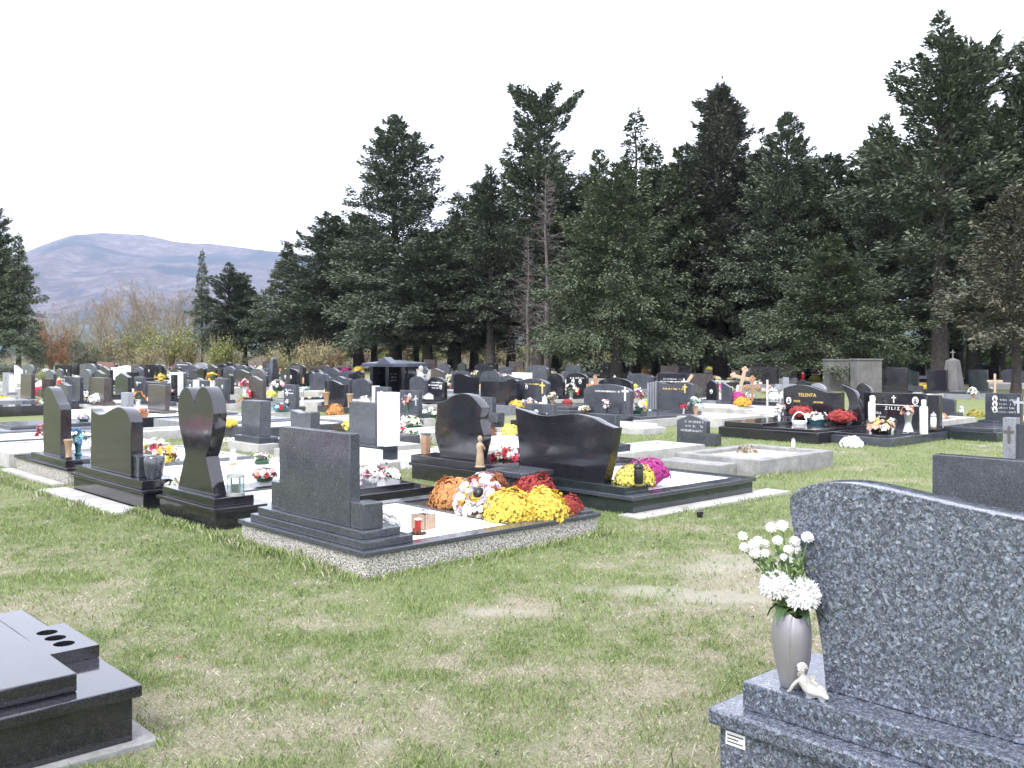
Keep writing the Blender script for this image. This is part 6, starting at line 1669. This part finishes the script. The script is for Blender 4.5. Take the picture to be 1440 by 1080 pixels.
dup = {k: v for k, v in LABELS.items() if len(v) > 1 and not v[0][1]}
if dup: print('DUPLICATE LABELS', dup)
# ------------------------------------------------------------------ grass blades on the lawn
def grass():
    rng = np.random.default_rng(12)
    def blades(n, dmin, dmax, hs, ws, seed):
        d = np.sqrt(rng.uniform(dmin ** 2, dmax ** 2, n)); px = rng.uniform(-60, 1500, n); x = (px - CX) / F * d; y = d
        clump = fbm(x, y, 5.5, 71, 3); g = greenness(x, y); wn = worn_spots(x, y)
        keep = (rng.random(n) < np.clip(.25 + clump * .9 - wn * .6, .03, 1)); x, y, g, clump = x[keep], y[keep], g[keep], clump[keep]
        n = len(x)
        isg = rng.random(n) < np.clip(g * 1.0 + (clump - .5) * 1.5 + (fbm(x, y, 17., 72, 2) - .5) * .8 + .02, .05, .93)
        h = hs * rng.uniform(.45, 1.25, n) * np.where(isg, .75 + .8 * np.clip(clump - .3, 0, 1) , .75)
        a = rng.uniform(0, 2 * pi, n); ln = np.where(isg, rng.uniform(.15, .9, n), rng.uniform(.7, 2.6, n))
        dx, dy = np.cos(a), np.sin(a); wd = ws * rng.uniform(.7, 1.3, n)
        z0 = (fbm(x, y, .8, 51, 4) - .5) * .045 * np.exp(-np.maximum(0, np.hypot(x, y - 6) - 8) / 4) - .004
        q = np.random.default_rng(seed).uniform(0, 2 * pi, n); wx, wy = np.cos(q) * wd, np.sin(q) * wd
        hz = h / np.sqrt(1 + ln ** 2); hl = hz * ln
        v = np.zeros((n, 4, 3)); v[:, 0] = np.stack([x - wx, y - wy, z0], 1); v[:, 1] = np.stack([x + wx, y + wy, z0], 1)
        v[:, 2] = np.stack([x + dx * hl * .55 + wx * .5, y + dy * hl * .55 + wy * .5, z0 + hz * .75], 1); v[:, 3] = np.stack([x + dx * hl, y + dy * hl, z0 + hz], 1)
        return v.reshape(-1, 3), np.where(isg, 0, 1)
    def edge(a, b, n, spread, hs, ws, seed):
        r = np.random.default_rng(seed); t = r.random(n); off = np.abs(r.normal(size=n)) * spread
        ex, ey = b.x - a.x, b.y - a.y; l = math.hypot(ex, ey); nxn, nyn = ey / l, -ex / l
        x = a.x + ex * t + nxn * off; y = a.y + ey * t + nyn * off
        k = r.random(n) < np.clip(fbm(x, y, 2.2, 15, 3) * 2.6 - .75, .1, 1); x, y = x[k], y[k]; n = len(x)
        h = hs * r.uniform(.4, 1.25, n) * (.5 + fbm(x, y, 3, 17, 2)); an = r.uniform(0, 2 * pi, n); ln = r.uniform(.1, .8, n); wd = ws * r.uniform(.7, 1.3, n)
        hz = h / np.sqrt(1 + ln ** 2); hl = hz * ln; q = r.uniform(0, pi, n); wx, wy = np.cos(q) * wd, np.sin(q) * wd; v = np.zeros((n, 4, 3))
        v[:, 0] = np.stack([x - wx, y - wy, 0 * x - .01], 1); v[:, 1] = np.stack([x + wx, y + wy, 0 * x - .01], 1)
        v[:, 2] = np.stack([x + np.cos(an) * hl * .5 + wx * .5, y + np.sin(an) * hl * .5 + wy * .5, hz * .75], 1); v[:, 3] = np.stack([x + np.cos(an) * hl, y + np.sin(an) * hl, hz], 1)
        return v.reshape(-1, 3), (r.random(n) < .22).astype(int)
    fgp = lambda x, y: Vector((0.70, 3.44, 0)) + Vector((cos(RZ_BACK), sin(RZ_BACK), 0)) * x + U * y
    lgp = lambda x, y: Vector((-1.5, 3.9, 0)) + U * x + V * y
    E = [edge(uv(-.02, 3.9), uv(-.02, -.05), 9000, .07, .075, .0026, 21), edge(uv(-.02, -.05), uv(2.5, -.05), 5000, .06, .06, .0024, 22), edge(uv(-.32, 9), uv(-.32, 3.8), 4000, .09, .07, .0034, 23),
         edge(lgp(.03, -.1), lgp(.03, 1.6), 1400, .05, .035, .0015, 24), edge(fgp(0.0, 2.4), fgp(0.0, 0.0), 2600, .08, .07, .0018, 25), edge(uv(3.24, .3), uv(5.9, .3), 2600, .10, .06, .003, 26), edge(gp(1060, 674), gp(1160, 650), 1500, .08, .06, .004, 27)]
    A = E + [blades(170000, 2.3, 5.5, .034, .0014, 1), blades(200000, 5.5, 10, .036, .0022, 2), blades(130000, 10, 19, .042, .004, 3)]
    v = np.concatenate([a[0] for a in A]); mi = np.concatenate([a[1] for a in A])
    # nothing grows inside the kerbs of the near graves
    c = v.reshape(-1, 4, 3)[:, 0]; ok = np.ones(len(c), bool)
    for o, (x0, y0, x1, y1) in BLOCK:
        rz = o.rotation_euler.z; rx = (c[:, 0] - o.location.x) * cos(rz) + (c[:, 1] - o.location.y) * sin(rz); ry = -(c[:, 0] - o.location.x) * sin(rz) + (c[:, 1] - o.location.y) * cos(rz)
        ok &= ~((rx > x0) & (rx < x1) & (ry > y0) & (ry < y1))
    v = v.reshape(-1, 4, 3)[ok].reshape(-1, 3); mi = mi[ok]
    def gm(name, a, b_, c_):
        m, n, b = newmat(name); n.links.new(ramp(n, island(n), [(0, a), (.5, b_), (1, c_)]), b.inputs['Base Color'])
        b.inputs['Roughness'].default_value = .8; b.inputs['Specular IOR Level'].default_value = .2; MATS[name] = m
    gm('grass_blade', (.095, .145, .038), (.20, .27, .085), (.33, .39, .17)); gm('straw_blade', (.20, .17, .115), (.37, .335, .245), (.55, .515, .41))
    o = link('grass', npmesh('grass', v, 4, ['grass_blade', 'straw_blade'], mi)); stuff(o)
    # clover and weed leaves in the lush spots
    n = 26000; d = np.sqrt(rng.uniform(2.6 ** 2, 11 ** 2, n)); px = rng.uniform(-40, 1480, n); x = (px - CX) / F * d; y = d
    k = (rng.random(n) < (greenness(x, y) - .35) * 1.3) & (fbm(x, y, 1.4, 33, 3) > .5); x, y = x[k], y[k]; n = len(x)
    q = np.stack([x, y, (fbm(x, y, .8, 51, 4) - .5) * .045 + rng.uniform(.005, .022, n)], 1)
    o = link('clover', npmesh('clover', orient0(np.vstack([quadset(3, 0, 1, .42, .1)]), q, np.array([0, 0, 1.0]) + rng.normal(size=(n, 3)) * .35, rng.uniform(.008, .015, n), rng), 4, 'bush_green')); stuff(o)
# footprints (local x0,y0,x1,y1) read from the kerbs and plinths that are already built
BLOCK = []
for o in list(bpy.data.objects):
    if o.get('category') in ('grave', 'pedestal') and o.location.y < 21:
        xs_, ys_ = [], []
        for ch in o.children:
            if ch.name.split('.')[0] in ('plinth', 'kerb', 'cap_slab', 'footing', 'base_slab', 'kerb_extension', 'chest_body', 'gravel_bed', 'soil_bed', 'cover_slab'):
                bb = [Vector(b_) for b_ in ch.bound_box]; BLOCK.append((o, (min(b_.x for b_ in bb), min(b_.y for b_ in bb), max(b_.x for b_ in bb), max(b_.y for b_ in bb))))
grass()
# fallen leaves on the lawn
lf = npmesh('fallen_leaf', np.array([(-.5, 0, .0), (0, -.28, .12), (.6, 0, .02), (0, .28, .16)]), 4, 'russet')
lf2 = npmesh('fallen_leaf', np.array([(-.5, 0, .05), (0, -.25, .0), (.6, 0, .14), (0, .3, .02)]), 4, 'straw_leaf')
for i, (px, py) in enumerate([(347, 810), (392, 893), (545, 905), (690, 995), (700, 872), (560, 1040), (962, 975), (935, 990), (1000, 860), (300, 915), (250, 925), (490, 960), (800, 760), (620, 938), (455, 985), (860, 930), (1020, 905), (380, 800), (230, 800), (130, 750), (60, 730), (760, 820), (905, 760), (830, 905)]):
    o = link('fallen_leaf', (lf, lf2)[i % 2], None, gp(px, py, .025), i * 1.3, R.uniform(.025, .045)); tag(o, ('rusty', 'pale straw')[i % 2] + ' fallen leaf lying on the lawn', 'leaf', ('rusty', 'pale')[i % 2] + ' fallen leaves on the lawn')
# ------------------------------------------------------------------ haze
hm = bpy.data.materials.new('haze'); hm.use_nodes = True; hn = hm.node_tree; hn.nodes.clear()
pv = hn.nodes.new('ShaderNodeVolumePrincipled'); ho = hn.nodes.new('ShaderNodeOutputMaterial'); hn.links.new(pv.outputs[0], ho.inputs['Volume'])
pv.inputs['Color'].default_value = (.72, .81, 1.0, 1); pv.inputs['Density'].default_value = HAZE; pv.inputs['Anisotropy'].default_value = 0.0
MATS['haze'] = hm
hz = link('haze', MB().box(-9200, -500, -8, 9200, 9200, 760).mesh('haze', 'haze')); stuff(hz)
